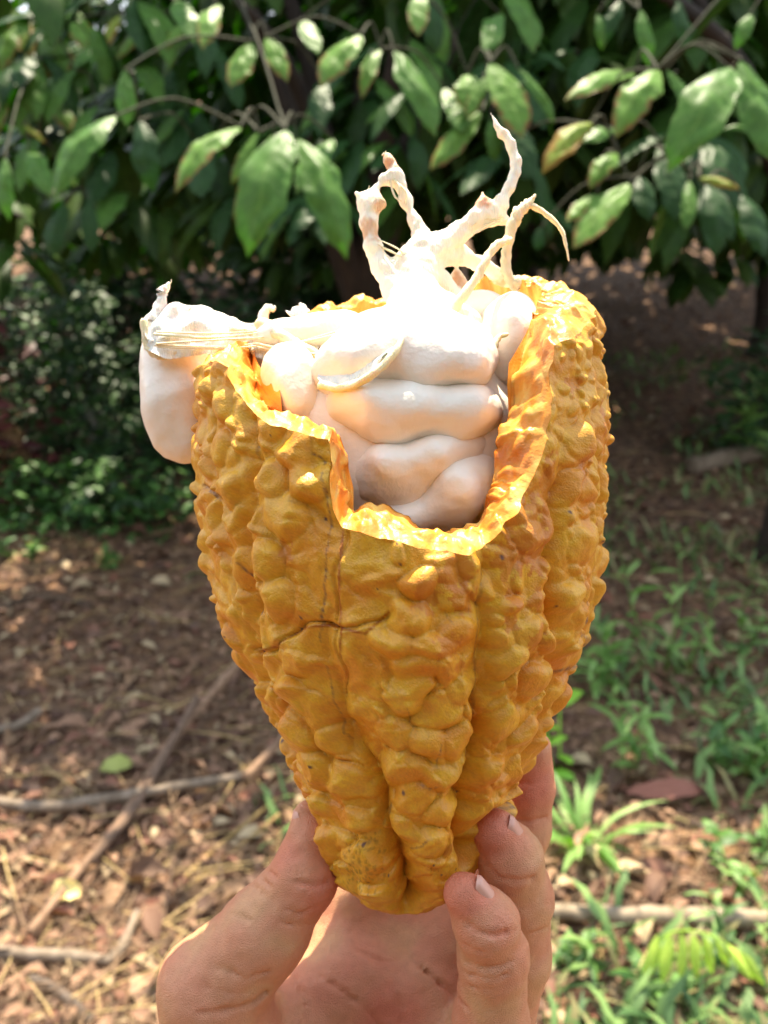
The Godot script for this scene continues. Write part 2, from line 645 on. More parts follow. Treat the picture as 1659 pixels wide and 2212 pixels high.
	for l in [[[[700, 1020], [712, 1090], [710, 1150], [704, 1230]], 3.0, 0.8], [[[704, 1230], [697, 1290], [690, 1345]], 4.0, 0.95], [[[700, 1000], [690, 985], [672, 978]], 3.5, 0.8], [[[690, 1350], [684, 1385]], 3.0, 0.7], [[[700, 1440], [712, 1500], [735, 1585], [745, 1600]], 3.0, 0.6],
		[[[1043, 1215], [1037, 1300], [1041, 1450], [1030, 1600], [1006, 1690]], 4.0, 0.7], [[[436, 1046], [452, 1052], [466, 1075]], 5.0, 1.0], [[[520, 1215], [535, 1240], [546, 1255]], 5.0, 0.85], [[[1262, 1290], [1256, 1340], [1262, 1380], [1240, 1430], [1215, 1455]], 8.0, 0.95], [[[545, 935], [545, 990]], 3.0, 0.55],
		[[[945, 1600], [942, 1650]], 3.0, 0.7], [[[900, 1690], [925, 1700], [945, 1690]], 3.0, 0.5], [[[1075, 1800], [1090, 1760], [1108, 1725]], 6.0, 0.9], [[[840, 1740], [834, 1765]], 5.0, 0.9], [[[715, 1845], [722, 1880], [735, 1905]], 4.0, 0.7], [[[885, 1835], [905, 1825], [920, 1805]], 3.0, 0.8], [[[545, 1410], [600, 1394], [655, 1354], [735, 1355], [800, 1362], [838, 1322]], 3.0, 0.0],
		[[[640, 1080], [655, 1088]], 2.5, 0.5], [[[1008, 1300], [1016, 1330]], 2.5, 0.5], [[[880, 1525], [884, 1560]], 2.5, 0.6], [[[960, 1320], [975, 1345]], 2.5, 0.5]]:
		var strong: float = l[2]
		var line: Array = []
		for k in (l[0] as Array).size() - 1:                       # uneven, broken ink
			for j in 4:
				line.append([lerpf(l[0][k][0], l[0][k + 1][0], j / 4.0) + rng.randf_range(-2, 2), lerpf(l[0][k][1], l[0][k + 1][1], j / 4.0)])
		line.append(l[0][-1])
		stroke(line, l[1], func(i, near, t):
			var gap := m3.get_noise_2d(i % HW, i / HW) * 0.8 + 0.75
			stain[i] = stain[i].lerp(ink, clampf(near * 1.3 * gap, 0.0, 1.0) * strong * 0.6))
	var crack := lin(150, 66, 14)
	for l in [[[540, 1408], [575, 1402], [605, 1392], [630, 1370], [655, 1354], [700, 1351], [735, 1356], [790, 1366], [812, 1345], [838, 1322]], [[737, 1145], [735, 1220], [733, 1300], [736, 1356], [733, 1420]]]:
		stroke(l, 4.0, func(i, near, _t): stain[i] = stain[i].lerp(crack, near * 0.9))
	for k in 200:
		var th := rng.randf_range(-1.6, 1.6)
		var y := rng.randf_range(800.0, 1950.0)
		var r := rng.randf_range(1.5, 4.0)
		var e := 0.9
		if k > 60:                                                # sooty mould near the tip
			var q := hit(780 + rng.randfn(0, 22), 1868 + rng.randfn(0, 34))
			th = q.x
			y = q.y
			e = 0.35
		stroke_ty(Vector2(th, y), Vector2(th + 0.002, y + rng.randf_range(0, 6)), r, 0, 1, func(i, near, _t): stain[i] = stain[i].lerp(ink if k <= 60 else lin(96, 84, 30), clampf(near * 2.0, 0, 1) * e))

# rim: skin point (pixel), matching point on the inner wall (pixel), or with a third flag: angle in degrees and row
const RIM := [
	[[418, 818], [522, 770]], [[434, 796], [526, 752]], [[455, 785], [530, 746]], [[480, 782], [540, 770]], [[496, 792], [548, 800]], [[510, 844], [560, 850]], [[529, 864], [568, 868]], [[549, 890], [580, 886]], [[572, 905], [600, 896]], [[598, 918], [632, 904]],
	[[647, 933], [660, 916]], [[690, 946], [704, 928]], [[712, 951], [741, 936]], [[715, 956], [744, 944]], [[717, 1000], [747, 990]], [[719, 1060], [752, 1060]], [[723, 1115], [758, 1092]], [[735, 1138], [768, 1100]],
	[[760, 1146], [785, 1088]], [[800, 1156], [815, 1092]], [[850, 1166], [850, 1100]], [[880, 1176], [880, 1120]], [[915, 1183], [915, 1138]], [[960, 1190], [955, 1150]], [[1010, 1198], [1000, 1140]], [[1045, 1188], [1030, 1128]],
	[[1066, 1162], [1046, 1118]], [[1090, 1132], [1050, 1096]], [[1118, 1092], [1052, 1070]], [[1145, 1042], [1058, 1040]], [[1165, 990], [1068, 1000]], [[1178, 930], [1080, 955]], [[1184, 870], [1094, 900]], [[1188, 800], [1112, 830]],
	[[1192, 748], [1138, 745]], [[1202, 742], [1148, 700]], [[1240, 730], [1156, 672]], [[1272, 700], [1160, 660]]]
const RIM_BACK := [[90, 648, 628], [105, 615, 600], [120, 575, 570], [135, 548, 552], [150, 560, 566], [165, 570, 585], [180, 585, 600], [195, 572, 590], [210, 600, 620], [225, 650, 660], [240, 720, 720], [255, 775, 765], [268, 806, 780]]
const WALL := 100.0
var rim_o: Array[Vector2] = []     # angle, row on the skin
var rim_i: Array[Vector2] = []

func make_rim() -> void:
	var o: Array[Vector2] = []
	var n: Array[Vector2] = []
	for r in RIM:
		o.append(hit(r[0][0], r[0][1]))
		n.append(hit(r[1][0], r[1][1], WALL))
	for b in RIM_BACK:
		o.append(Vector2(deg_to_rad(b[0]), b[1]))
		n.append(Vector2(deg_to_rad(b[0]), b[2]))
	var nz := noise(31, 0.05, 3)
	var count := o.size()
	for k in count:
		var k2 := (k + 1) % count
		var a := o[k]
		var b := o[k2]
		var a2 := n[k]
		var b2 := n[k2]
		if k2 == 0:
			b.x += TAU
			b2.x += TAU
		var steps := maxi(2, int(Vector2((b.x - a.x) * 430.0, b.y - a.y).length() / 4.0))
		for s in steps:
			var t := float(s) / steps
			var p := a.lerp(b, t)
			var q := a2.lerp(b2, t)
			var w := rim_o.size()
			p.y += nz.get_noise_2d(w * 1.5, 0.0) * 5.0
			q.y += nz.get_noise_2d(w * 1.2, 50.0) * 16.0
			q.x += nz.get_noise_2d(w * 1.2, 90.0) * 0.045
			rim_o.append(p)
			rim_i.append(q)

func top_row(th: float) -> float:                                 # the row of the rim at an angle
	for k in rim_o.size() - 1:
		if th >= rim_o[k].x and th < rim_o[k + 1].x:
			return lerpf(rim_o[k].y, rim_o[k + 1].y, (th - rim_o[k].x) / maxf(rim_o[k + 1].x - rim_o[k].x, 1e-6))
	return rim_o[-1].y

func rough_lift(th: float, y: float) -> float:                    # heights looked up through a gentle warp, so that no wart stays round
	var r := pr(y)
	var a := sin(th) * r
	var b := cos(th) * r
	var s := clampf((rough_from - y) / 60.0, 0.0, 1.0)
	return lift_at(th + warp.get_noise_3d(a, y, b) * 16.0 * s / maxf(r, 60.0), y + warp.get_noise_3d(a + 500.0, y, b) * 16.0 * s)
var warp := noise(91, 0.011, 1)
const rough_from := 1962.0

func husk_mesh() -> ArrayMesh:
	var start := rim_o[0].x
	var ths := PackedFloat32Array()
	var th := start
	while th < start + TAU - 0.001:
		ths.append(th)
		th += 0.0066 if th < 1.9 else 0.03
	ths.append(start + TAU)
	var tops := PackedFloat32Array()
	for t in ths: tops.append(top_row(t if t < rim_o[-1].x else rim_o[-1].x))
	tops[tops.size() - 1] = tops[0]
	var cols := ths.size()
	var rows := 484
	var v := PackedVector3Array()
	var c := PackedColorArray()
	v.resize(cols * rows)
	c.resize(cols * rows)
	for j in rows:
		for i in cols:
			var y := maxf(1962.8 - j * 3.0, tops[i])
			var a := ths[i]
			v[j * cols + i] = loc(skin(a, y, rough_lift(a, y) * clampf((1964.0 - y) / 22.0, 0.0, 1.0)))
			c[j * cols + i] = stain[clampi(int((y - Y0) / 2.0), 0, HH - 1) * HW + int(fposmod(a / TAU + 0.5, 1.0) * HW) % HW]
	var idx := PackedInt32Array()
	for j in rows - 1:
		for i in cols - 1:
			var y_up := 1962.8 - (j + 1) * 3.0
			if y_up + 3.0 <= tops[i] and y_up + 3.0 <= tops[i + 1]: continue
			var q := j * cols + i
			idx.append_array([q, q + cols, q + 1, q + 1, q + cols, q + cols + 1])
	return array_mesh(v, smooth_normals(v, idx), idx, c)

func flesh_mesh() -> ArrayMesh:
	var count := rim_o.size()
	var rows := 28
	var v := PackedVector3Array()
	var c := PackedColorArray()
	var nz := noise(41, 0.018, 3)
	var nb := noise(42, 0.006, 2)
	var ncell := noise(44, 0.03, 1, FastNoiseLite.TYPE_CELLULAR)
	ncell.cellular_return_type = FastNoiseLite.RETURN_DISTANCE
	var nc := noise(43, 0.02, 3)
	var cream := lin(246, 202, 104)
	var gold := lin(236, 158, 54)
	var rust := lin(198, 100, 30)
	for k in count:
		var o := rim_o[k]
		var n := rim_i[k]
		var back := o.x > 1.55 and o.x < 4.6
		var po := skin(o.x, o.y, rough_lift(o.x, o.y))
		var pi := skin(n.x, n.y, -WALL)
		for j in rows:
			var p: Vector3
			var t := 0.0
			if j < 22:
				t = j / 21.0
				p = po.lerp(pi, t)
				var rise := sin(t * PI)
				p.y -= rise * (6.0 + 14.0 * nb.get_noise_2d(k * 4.0, 3.0))
				p += Vector3(nz.get_noise_3d(p.x, p.y, p.z + 300), nz.get_noise_3d(p.x + 200, p.y, p.z), nz.get_noise_3d(p.x, p.y + 500, p.z)) * (9.0 * minf(1.0, 4.0 * t))
				var lump := -ncell.get_noise_3d(p.x, p.y * 0.6, p.z) * 22.0 * sin(minf(1.0, t * 1.15) * PI)
				p += Vector3(0, -0.7, 0.5) * lump
			else:
				t = (j - 21) / 6.0
				var e := Vector2(n.x, n.y + 260.0) if back else Vector2(lerpf(n.x, o.x, 1.2), n.y + (90.0 if absf(n.y - o.y) < 120 else 30.0))
				var m := n.lerp(e, t)
				p = skin(m.x, m.y, -WALL - 6.0 * t)
			v.append(loc(p))
			var w := nc.get_noise_3d(p.x, p.y, p.z)
			var w2 := nb.get_noise_3d(p.x + 900, p.y, p.z)
			var col := gold.lerp(cream, clampf(w * 1.8 + 0.15, 0.0, 1.0)).lerp(rust, clampf(w2 * 1.4 - w * 0.5 - 0.1, 0.0, 0.8))
			if o.x > 0.55 and o.x < 1.3 and o.y > 740: col = col.lerp(rust, clampf(0.3 + w2 * 0.8, 0.0, 0.7))
			c.append(col)
	var idx := PackedInt32Array()
	for k in count:
		var k2 := (k + 1) % count
		for j in rows - 1:
			var a := k * rows + j
			var b := k2 * rows + j
			idx.append_array([a, a + 1, b, b, a + 1, b + 1])
	return array_mesh(v, smooth_normals(v, idx), idx, c)

func bean(list: Array, k: float, cell: float, seed_: int) -> ArrayMesh:
	# list of [px, py, z, half-width, half-height, half-depth, turn in degrees] in layout pixels
	var lo := Vector3(1e9, 1e9, 1e9)
	var hi := -lo
	var made := []
	for e in list:
		var s: float = (DD - e[2]) / DD * U
		var q := P(e[0], e[1], e[2])
		var r := Vector3(e[3], e[4], e[5]) * s
		var m := maxf(r.x, maxf(r.y, r.z)) + 20 * U
		lo = lo.min(q - Vector3(m, m, m))
		hi = hi.max(q + Vector3(m, m, m))
		made.append([q, r, Basis(Vector3(0, 0, 1), deg_to_rad(e[6]))])
	var f := Field.new(lo / U, hi / U, cell)
	for e in made: f.ellipsoid(e[0] / U, e[1] / U, e[2], k)
	f.bumpy(noise(seed_, 0.007, 1), 18.0)
	f.bumpy(noise(seed_ + 50, 0.025, 1), 2.0)
	var m := blob(f)
	return scaled(m, U)

func scaled(m: ArrayMesh, s: float) -> ArrayMesh:
	var a := m.surface_get_arrays(0)
	var v: PackedVector3Array = a[Mesh.ARRAY_VERTEX]
	for i in v.size(): v[i] *= s
	return array_mesh(v, a[Mesh.ARRAY_NORMAL], a[Mesh.ARRAY_INDEX], a[Mesh.ARRAY_COLOR] if a[Mesh.ARRAY_COLOR] != null else PackedColorArray())

# strand: list of [px, py, z, radius] in layout pixels
func strand(list: Array, seed_: int, sides := 10, flat := 1.0) -> ArrayMesh:
	var p := []
	var r := []
	for e in list:
		p.append(P(e[0], e[1], e[2]))
		r.append(e[3] * (DD - e[2]) / DD * U)
	return tube(p, r, sides, 0.5, seed_, 5, flat, Vector3(0, 0, 1) if flat != 1.0 else Vector3.ZERO)

func sheet(list: Array, seed_: int) -> ArrayMesh:
	# a torn membrane between two edges: list of [x0, y0, z0, x1, y1, z1], with thickness
	var nz := noise(seed_, 0.03, 3)
	var across := 10
	var along := (list.size() - 1) * 8 + 1
	var top := PackedVector3Array()
	for i in along:
		var f := float(i) / 8.0
		var k := mini(int(f), list.size() - 2)
		var t := f - k
		var e := []
		for c in 6:
			e.append(cubic_interpolate(list[k][c], list[k + 1][c], list[maxi(k - 1, 0)][c], list[mini(k + 2, list.size() - 1)][c], t))
		for j in across + 1:
			var w := float(j) / across
			var px := lerpf(e[0], e[3], w)
			var py := lerpf(e[1], e[4], w)
			var pz := lerpf(e[2], e[5], w) + sin(w * PI) * 14.0
			px += nz.get_noise_2d(i * 3.0, j * 5.0) * 10.0
			py += nz.get_noise_2d(i * 3.0 + 400, j * 5.0) * 10.0
			pz += nz.get_noise_2d(i * 3.0, j * 9.0 + 700) * 18.0
			top.append(P(px, py, pz))
	var v := PackedVector3Array()
	var idx := PackedInt32Array()
	var cols := across + 1
	var n0 := top.size()
	for layer in 2:
		for q in top: v.append(q + Vector3(0, 0.3, -1.0).normalized() * (6.0 * U * layer))
	for i in along - 1:
		for j in across:
			var q := i * cols + j
			idx.append_array([q, q + cols, q + 1, q + 1, q + cols, q + cols + 1])
			q += n0
			idx.append_array([q, q + 1, q + cols, q + 1, q + cols + 1, q + cols])
	for j in across:
		for i in [0, along - 1]:
			var q: int = i * cols + j
			idx.append_array([q, q + 1, q + n0, q + 1, q + n0 + 1, q + n0])
	for i in along - 1:
		for j in [0, across]:
			var q: int = i * cols + j
			idx.append_array([q, q + n0, q + cols, q + cols, q + n0, q + cols + n0])
	return array_mesh(v, smooth_normals(v, idx), idx)

func build_pod() -> void:
	make_profile()
	make_heights()
	make_rim()
	var pod := thing("cacao_pod", "warty yellow cacao pod broken open on white pulpy beans, held upright in a hand", "cacao pod", pod_frame)
	var rind := mat(Color.WHITE, 0.46, true)
	rind.heightmap_enabled = true
	rind.heightmap_texture = noise_tex(61, 0.05, 3, 512)
	rind.heightmap_scale = 0.012
	rind.uv1_triplanar = true
	rind.uv1_scale = Vector3(60, 60, 60)
	var husk := part("husk", husk_mesh(), rind, pod)
	husk.set_meta("label", "golden yellow warty rind with furrows, a cross crack and brown bruises")
	var flesh := mat(Color.WHITE, 0.42, true)
	flesh.heightmap_enabled = true
	flesh.heightmap_texture = noise_tex(62, 0.04, 4, 512)
	flesh.heightmap_scale = 0.012
	flesh.uv1_triplanar = true
	flesh.uv1_scale = Vector3(45, 45, 45)
	flesh.subsurf_scatter_enabled = true
	flesh.subsurf_scatter_strength = 0.02
	part("cut_flesh", flesh_mesh(), flesh, husk).set_meta("label", "moist orange flesh along the broken edge of the husk")
	var pulp := mat(srgb(248, 235, 218), 0.33)
	pulp.heightmap_enabled = true
	pulp.heightmap_texture = noise_tex(63, 0.03, 4, 512)
	pulp.heightmap_scale = 0.01
	pulp.uv1_triplanar = true
	pulp.uv1_scale = Vector3(35, 35, 35)
	pulp.subsurf_scatter_enabled = true
	pulp.subsurf_scatter_strength = 0.06
	var n := 100
	for b in [
		[[870, 785, 150, 185, 100, 150, 6], [985, 775, 185, 84, 92, 110, 0], [790, 800, 150, 90, 75, 110, -8], [900, 720, 130, 100, 66, 100, 0], [950, 740, 165, 80, 60, 90, 0]],
		[[850, 885, 176, 138, 80, 140, -8], [985, 880, 172, 96, 76, 130, 10]],
		[[840, 1020, 160, 92, 76, 120, 4], [950, 985, 156, 116, 66, 120, 20]],
		[[985, 1060, 150, 110, 78, 120, 26], [900, 1110, 140, 124, 56, 110, 8]],
		[[778, 1078, 130, 30, 34, 60, 0]],
		[[1072, 940, 70, 34, 90, 80, -6]],
		[[1100, 745, 30, 80, 105, 110, 12]],
		[[640, 850, 110, 70, 106, 100, 4]],
		[[730, 960, 80, 46, 120, 90, 14]],
		[[690, 735, 0, 150, 56, 120, 0]],
		[[1010, 700, -60, 150, 58, 110, -6]],
		[[378, 800, -70, 84, 130, 84, 3], [392, 905, -75, 80, 88, 76, 0]]]:
		n += 1
		part("bean", bean(b, 34.0, 6.0, n), pulp, pod)
	part("bean_core", bean([[865, 960, 8, 285, 250, 236, 0], [865, 1230, -40, 230, 230, 190, 0]], 60.0, 16.0, 130), pulp, pod)
	# the torn placenta: a hub with limbs, and thinner strands
	var string_ := mat(srgb(244, 230, 200), 0.45)
	string_.subsurf_scatter_enabled = true
	string_.subsurf_scatter_strength = 0.15
	string_.heightmap_enabled = true
	string_.heightmap_texture = noise_tex(64, 0.03, 4, 512)
	string_.heightmap_scale = 0.03
	string_.uv1_triplanar = true
	string_.uv1_scale = Vector3(160, 26, 160)
	var f := Field.new(Vector3(-120, 300, -160) , Vector3(330, 880, 160), 3.2)
	var limbs := [
		[[920, 720, 110, 80], [900, 650, 70, 58], [905, 590, 44, 44], [918, 545, 30, 42]],
		[[870, 690, 60, 30], [846, 620, 50, 26], [825, 575, 40, 24], [806, 534, 36, 17], [795, 479, 30, 16], [790, 440, 26, 14], [770, 418, 24, 6]],
		[[850, 600, 40, 20], [880, 560, 36, 24], [915, 540, 30, 30]],
		[[915, 535, 30, 30], [905, 500, 24, 17], [896, 475, 20, 13], [878, 435, 16, 11], [863, 398, 12, 10], [851, 366, 10, 10], [836, 345, 8, 8], [827, 328, 8, 3]],
		[[788, 428, 26, 11], [810, 413, 26, 9], [832, 385, 20, 11], [856, 382, 14, 9]],
		[[792, 440, 30, 12], [815, 436, 34, 16], [824, 440, 36, 9]],
		[[918, 545, 30, 34], [955, 525, 20, 27], [992, 503, 10, 24], [1031, 475, 4, 23], [1062, 460, 0, 20], [1088, 448, -4, 14]],
		[[1064, 460, 0, 13], [1082, 440, -4, 10], [1101, 409, -8, 9], [1112, 376, -10, 8], [1115, 347, -10, 8], [1104, 317, -10, 7.5], [1086, 288, -10, 7], [1072, 271, -10, 5], [1060, 246, -10, 2]],
		[[1066, 470, -4, 14], [1090, 476, -10, 8], [1106, 479, -14, 4]],
		[[1040, 462, 6, 11], [1042, 438, 10, 9], [1043, 416, 10, 6]],
		[[920, 565, 26, 28], [960, 555, 0, 20], [998, 553, -30, 16], [1040, 572, -70, 15], [1082, 600, -100, 15], [1118, 612, -120, 11]],
		[[930, 580, 20, 24], [955, 610, 10, 24], [975, 640, 0, 24], [985, 680, 0, 30]],
		[[985, 600, -30, 18], [998, 625, -30, 20]],
		[[870, 670, 90, 44], [950, 680, 80, 52], [1010, 700, 60, 40]]]
	for l in limbs:
		for k in l.size() - 1:
			f.capsule(P(l[k][0], l[k][1], l[k][2]) / U, P(l[k + 1][0], l[k + 1][1], l[k + 1][2]) / U, l[k][3] * 0.84, l[k + 1][3] * 0.84, 20.0)
	f.bumpy(noise(71, 0.012, 2), 6.0)
	f.bumpy(noise(73, 0.05, 1), 2.0)
	var tan_ := lin(206, 160, 112)
	var cream := lin(250, 240, 216)
	var nt := noise(72, 0.014, 2)
	var bits := [P(820, 440, 36) / U, P(1042, 430, 10) / U, P(842, 352, 8) / U, P(800, 500, 36) / U, P(990, 612, -20) / U, P(1078, 598, -100) / U]
	string_.vertex_color_use_as_albedo = true
	string_.albedo_color = Color.WHITE
	var hub := part("placenta", scaled(blob(f, func(p, _n):
		var w := -0.35 + nt.get_noise_3dv(p) * 0.5
		for b in bits: w = maxf(w, 1.0 - p.distance_to(b) / 34.0 + nt.get_noise_3dv(p * 3.0) * 0.5)
		return cream.lerp(tan_, clampf(w * 1.6, 0.0, 0.85))), U), string_, pod)
	hub.set_meta("label", "torn cream placenta with tan broken ends standing above the beans")
	var cord := mat(srgb(240, 222, 178), 0.45)
	cord.subsurf_scatter_enabled = true
	cord.subsurf_scatter_strength = 0.15
	cord.heightmap_enabled = true
	cord.heightmap_texture = string_.heightmap_texture
	cord.heightmap_scale = 0.02
	cord.uv1_triplanar = true
	cord.uv1_scale = Vector3(140, 60, 140)
	var k := 0
	for s in [
		[[964, 694, 130, 12], [972, 680, 130, 11], [990, 652, 130, 10.5], [1023, 608, 120, 10], [1045, 571, 110, 10], [1064, 540, 100, 9.5], [1084, 523, 90, 9], [1102, 519, 70, 8]],
		[[1120, 612, 30, 16], [1098, 600, 40, 12], [1093, 553, 44, 10], [1103, 497, 46, 12], [1119, 462, 46, 14], [1137, 443, 44, 10], [1150, 430, 44, 5], [1157, 420, 44, 2]],
		[[1128, 448, 44, 9], [1148, 444, 44, 6.5], [1181, 464, 44, 5.5], [1211, 494, 44, 4.5], [1222, 527, 44, 3.5], [1229, 564, 44, 1.2]],
		[[692, 832, 240, 9], [740, 838, 276, 9], [790, 818, 302, 9], [835, 782, 306, 8], [862, 745, 290, 8], [872, 712, 230, 9]],
		[[310, 690, 20, 8], [316, 735, 24, 9], [326, 758, 26, 9], [350, 768, 26, 9], [400, 760, 26, 9], [450, 745, 30, 9], [520, 735, 40, 10], [600, 740, 60, 10]],
		[[860, 690, 120, 18], [800, 720, 120, 16], [740, 750, 130, 14], [690, 775, 140, 12], [660, 790, 150, 10]],
		[[850, 670, 90, 16], [790, 690, 80, 14], [720, 712, 80, 14], [640, 725, 70, 14], [560, 722, 50, 14], [500, 712, 30, 12]],
		[[560, 700, 60, 14], [600, 720, 100, 16], [640, 745, 130, 14], [690, 770, 150, 10]],
		[[1040, 725, 170, 12], [1052, 745, 175, 14], [1066, 748, 172, 9], [1078, 728, 165, 6], [1098, 722, 160, 3]]]:
		k += 1
		part("strand", strand(s, 200 + k), cord, pod)
	for s in [
		[[310, 690, 10, 320, 760, 30], [350, 662, 0, 360, 770, 40], [410, 656, 0, 420, 768, 40], [470, 672, 10, 470, 766, 44], [530, 692, 20, 535, 756, 50], [600, 706, 40, 600, 760, 70], [680, 712, 60, 690, 780, 110]],
		[[680, 770, 180, 690, 834, 232], [740, 735, 200, 745, 838, 266], [800, 705, 210, 800, 812, 296], [862, 680, 190, 850, 770, 296]],
		[[540, 735, 60, 545, 800, 40], [575, 745, 80, 572, 790, 60], [610, 745, 110, 600, 775, 100]],
		[[860, 690, 100, 905, 740, 160], [880, 680, 110, 960, 735, 170], [900, 670, 110, 1010, 720, 150]]]:
		k += 1
		part("membrane", sheet(s, 240 + k), string_shade(string_), pod)
	part("strand", strand([[330, 700, 0, 20], [344, 665, -6, 14], [352, 642, -10, 9], [350, 632, -10, 12], [362, 618, -10, 6], [365, 609, -10, 2]], 230), string_shade(string_), pod)
	part("strand", strand([[560, 720, -240, 12], [575, 668, -240, 10], [590, 668, -240, 5], [594, 660, -240, 1]], 231), string_shade(string_), pod)
	build_fibres(pod, cord)
	part("strand", strand([[640, 690, -30, 26], [652, 672, -30, 18], [655, 662, -30, 6], [646, 656, -30, 2]], 232), string_shade(string_), pod)

func build_fibres(pod: Node3D, m: Material) -> void:
	rng.seed = 260
	var lines := []
	for s in [[913, 516, 26, 953, 508, 18], [884, 560, 60, 800, 512, 40], [870, 700, 120, 690, 790, 180], [560, 720, 70, 780, 700, 110], [330, 720, 46, 560, 725, 80], [340, 750, 50, 600, 735, 90], [880, 660, 100, 1000, 690, 110], [620, 740, 130, 850, 690, 130], [560, 745, 90, 700, 760, 160], [860, 640, 76, 900, 720, 190], [700, 830, 215, 860, 770, 262], [700, 800, 205, 850, 730, 240], [846, 382, 20, 868, 440, 28], [1086, 470, 10, 1020, 500, 26]]:
		for k in 3:
			var a := [s[0] + rng.randf_range(-8, 8), s[1] + rng.randf_range(-8, 8), s[2] + rng.randf_range(0, 8), rng.randf_range(1.4, 3.0)]
			var e := [s[3] + rng.randf_range(-10, 10), s[4] + rng.randf_range(-10, 10), s[5] + rng.randf_range(0, 8), rng.randf_range(0.8, 1.6)]
			var mid := [lerpf(a[0], e[0], 0.5) + rng.randf_range(-12, 12), lerpf(a[1], e[1], 0.5) + rng.randf_range(-4, 14), lerpf(a[2], e[2], 0.5) + rng.randf_range(-4, 18), rng.randf_range(1.4, 2.6)]
			part("fibre", strand([a, mid, e], 270 + k, 6), m, pod)
	for p in [[365, 612], [790, 415], [829, 330], [1106, 479], [1000, 640]]:   # loose hairs on torn ends
		var z := -40.0 if p[0] > 1200 else 10.0
		part("fibre", strand([[p[0] - 4, p[1] + 6, z, 1.6], [p[0] + 4, p[1] - 2, z, 1.2], [p[0] + rng.randf_range(2, 12), p[1] - rng.randf_range(4, 14), z, 0.5]], 280, 5), m, pod)

var white_string: StandardMaterial3D
func string_shade(from: StandardMaterial3D) -> StandardMaterial3D:
	if white_string == null:
		white_string = from.duplicate()
		white_string.vertex_color_use_as_albedo = false
		white_string.albedo_color = srgb(246, 238, 224)
	return white_string

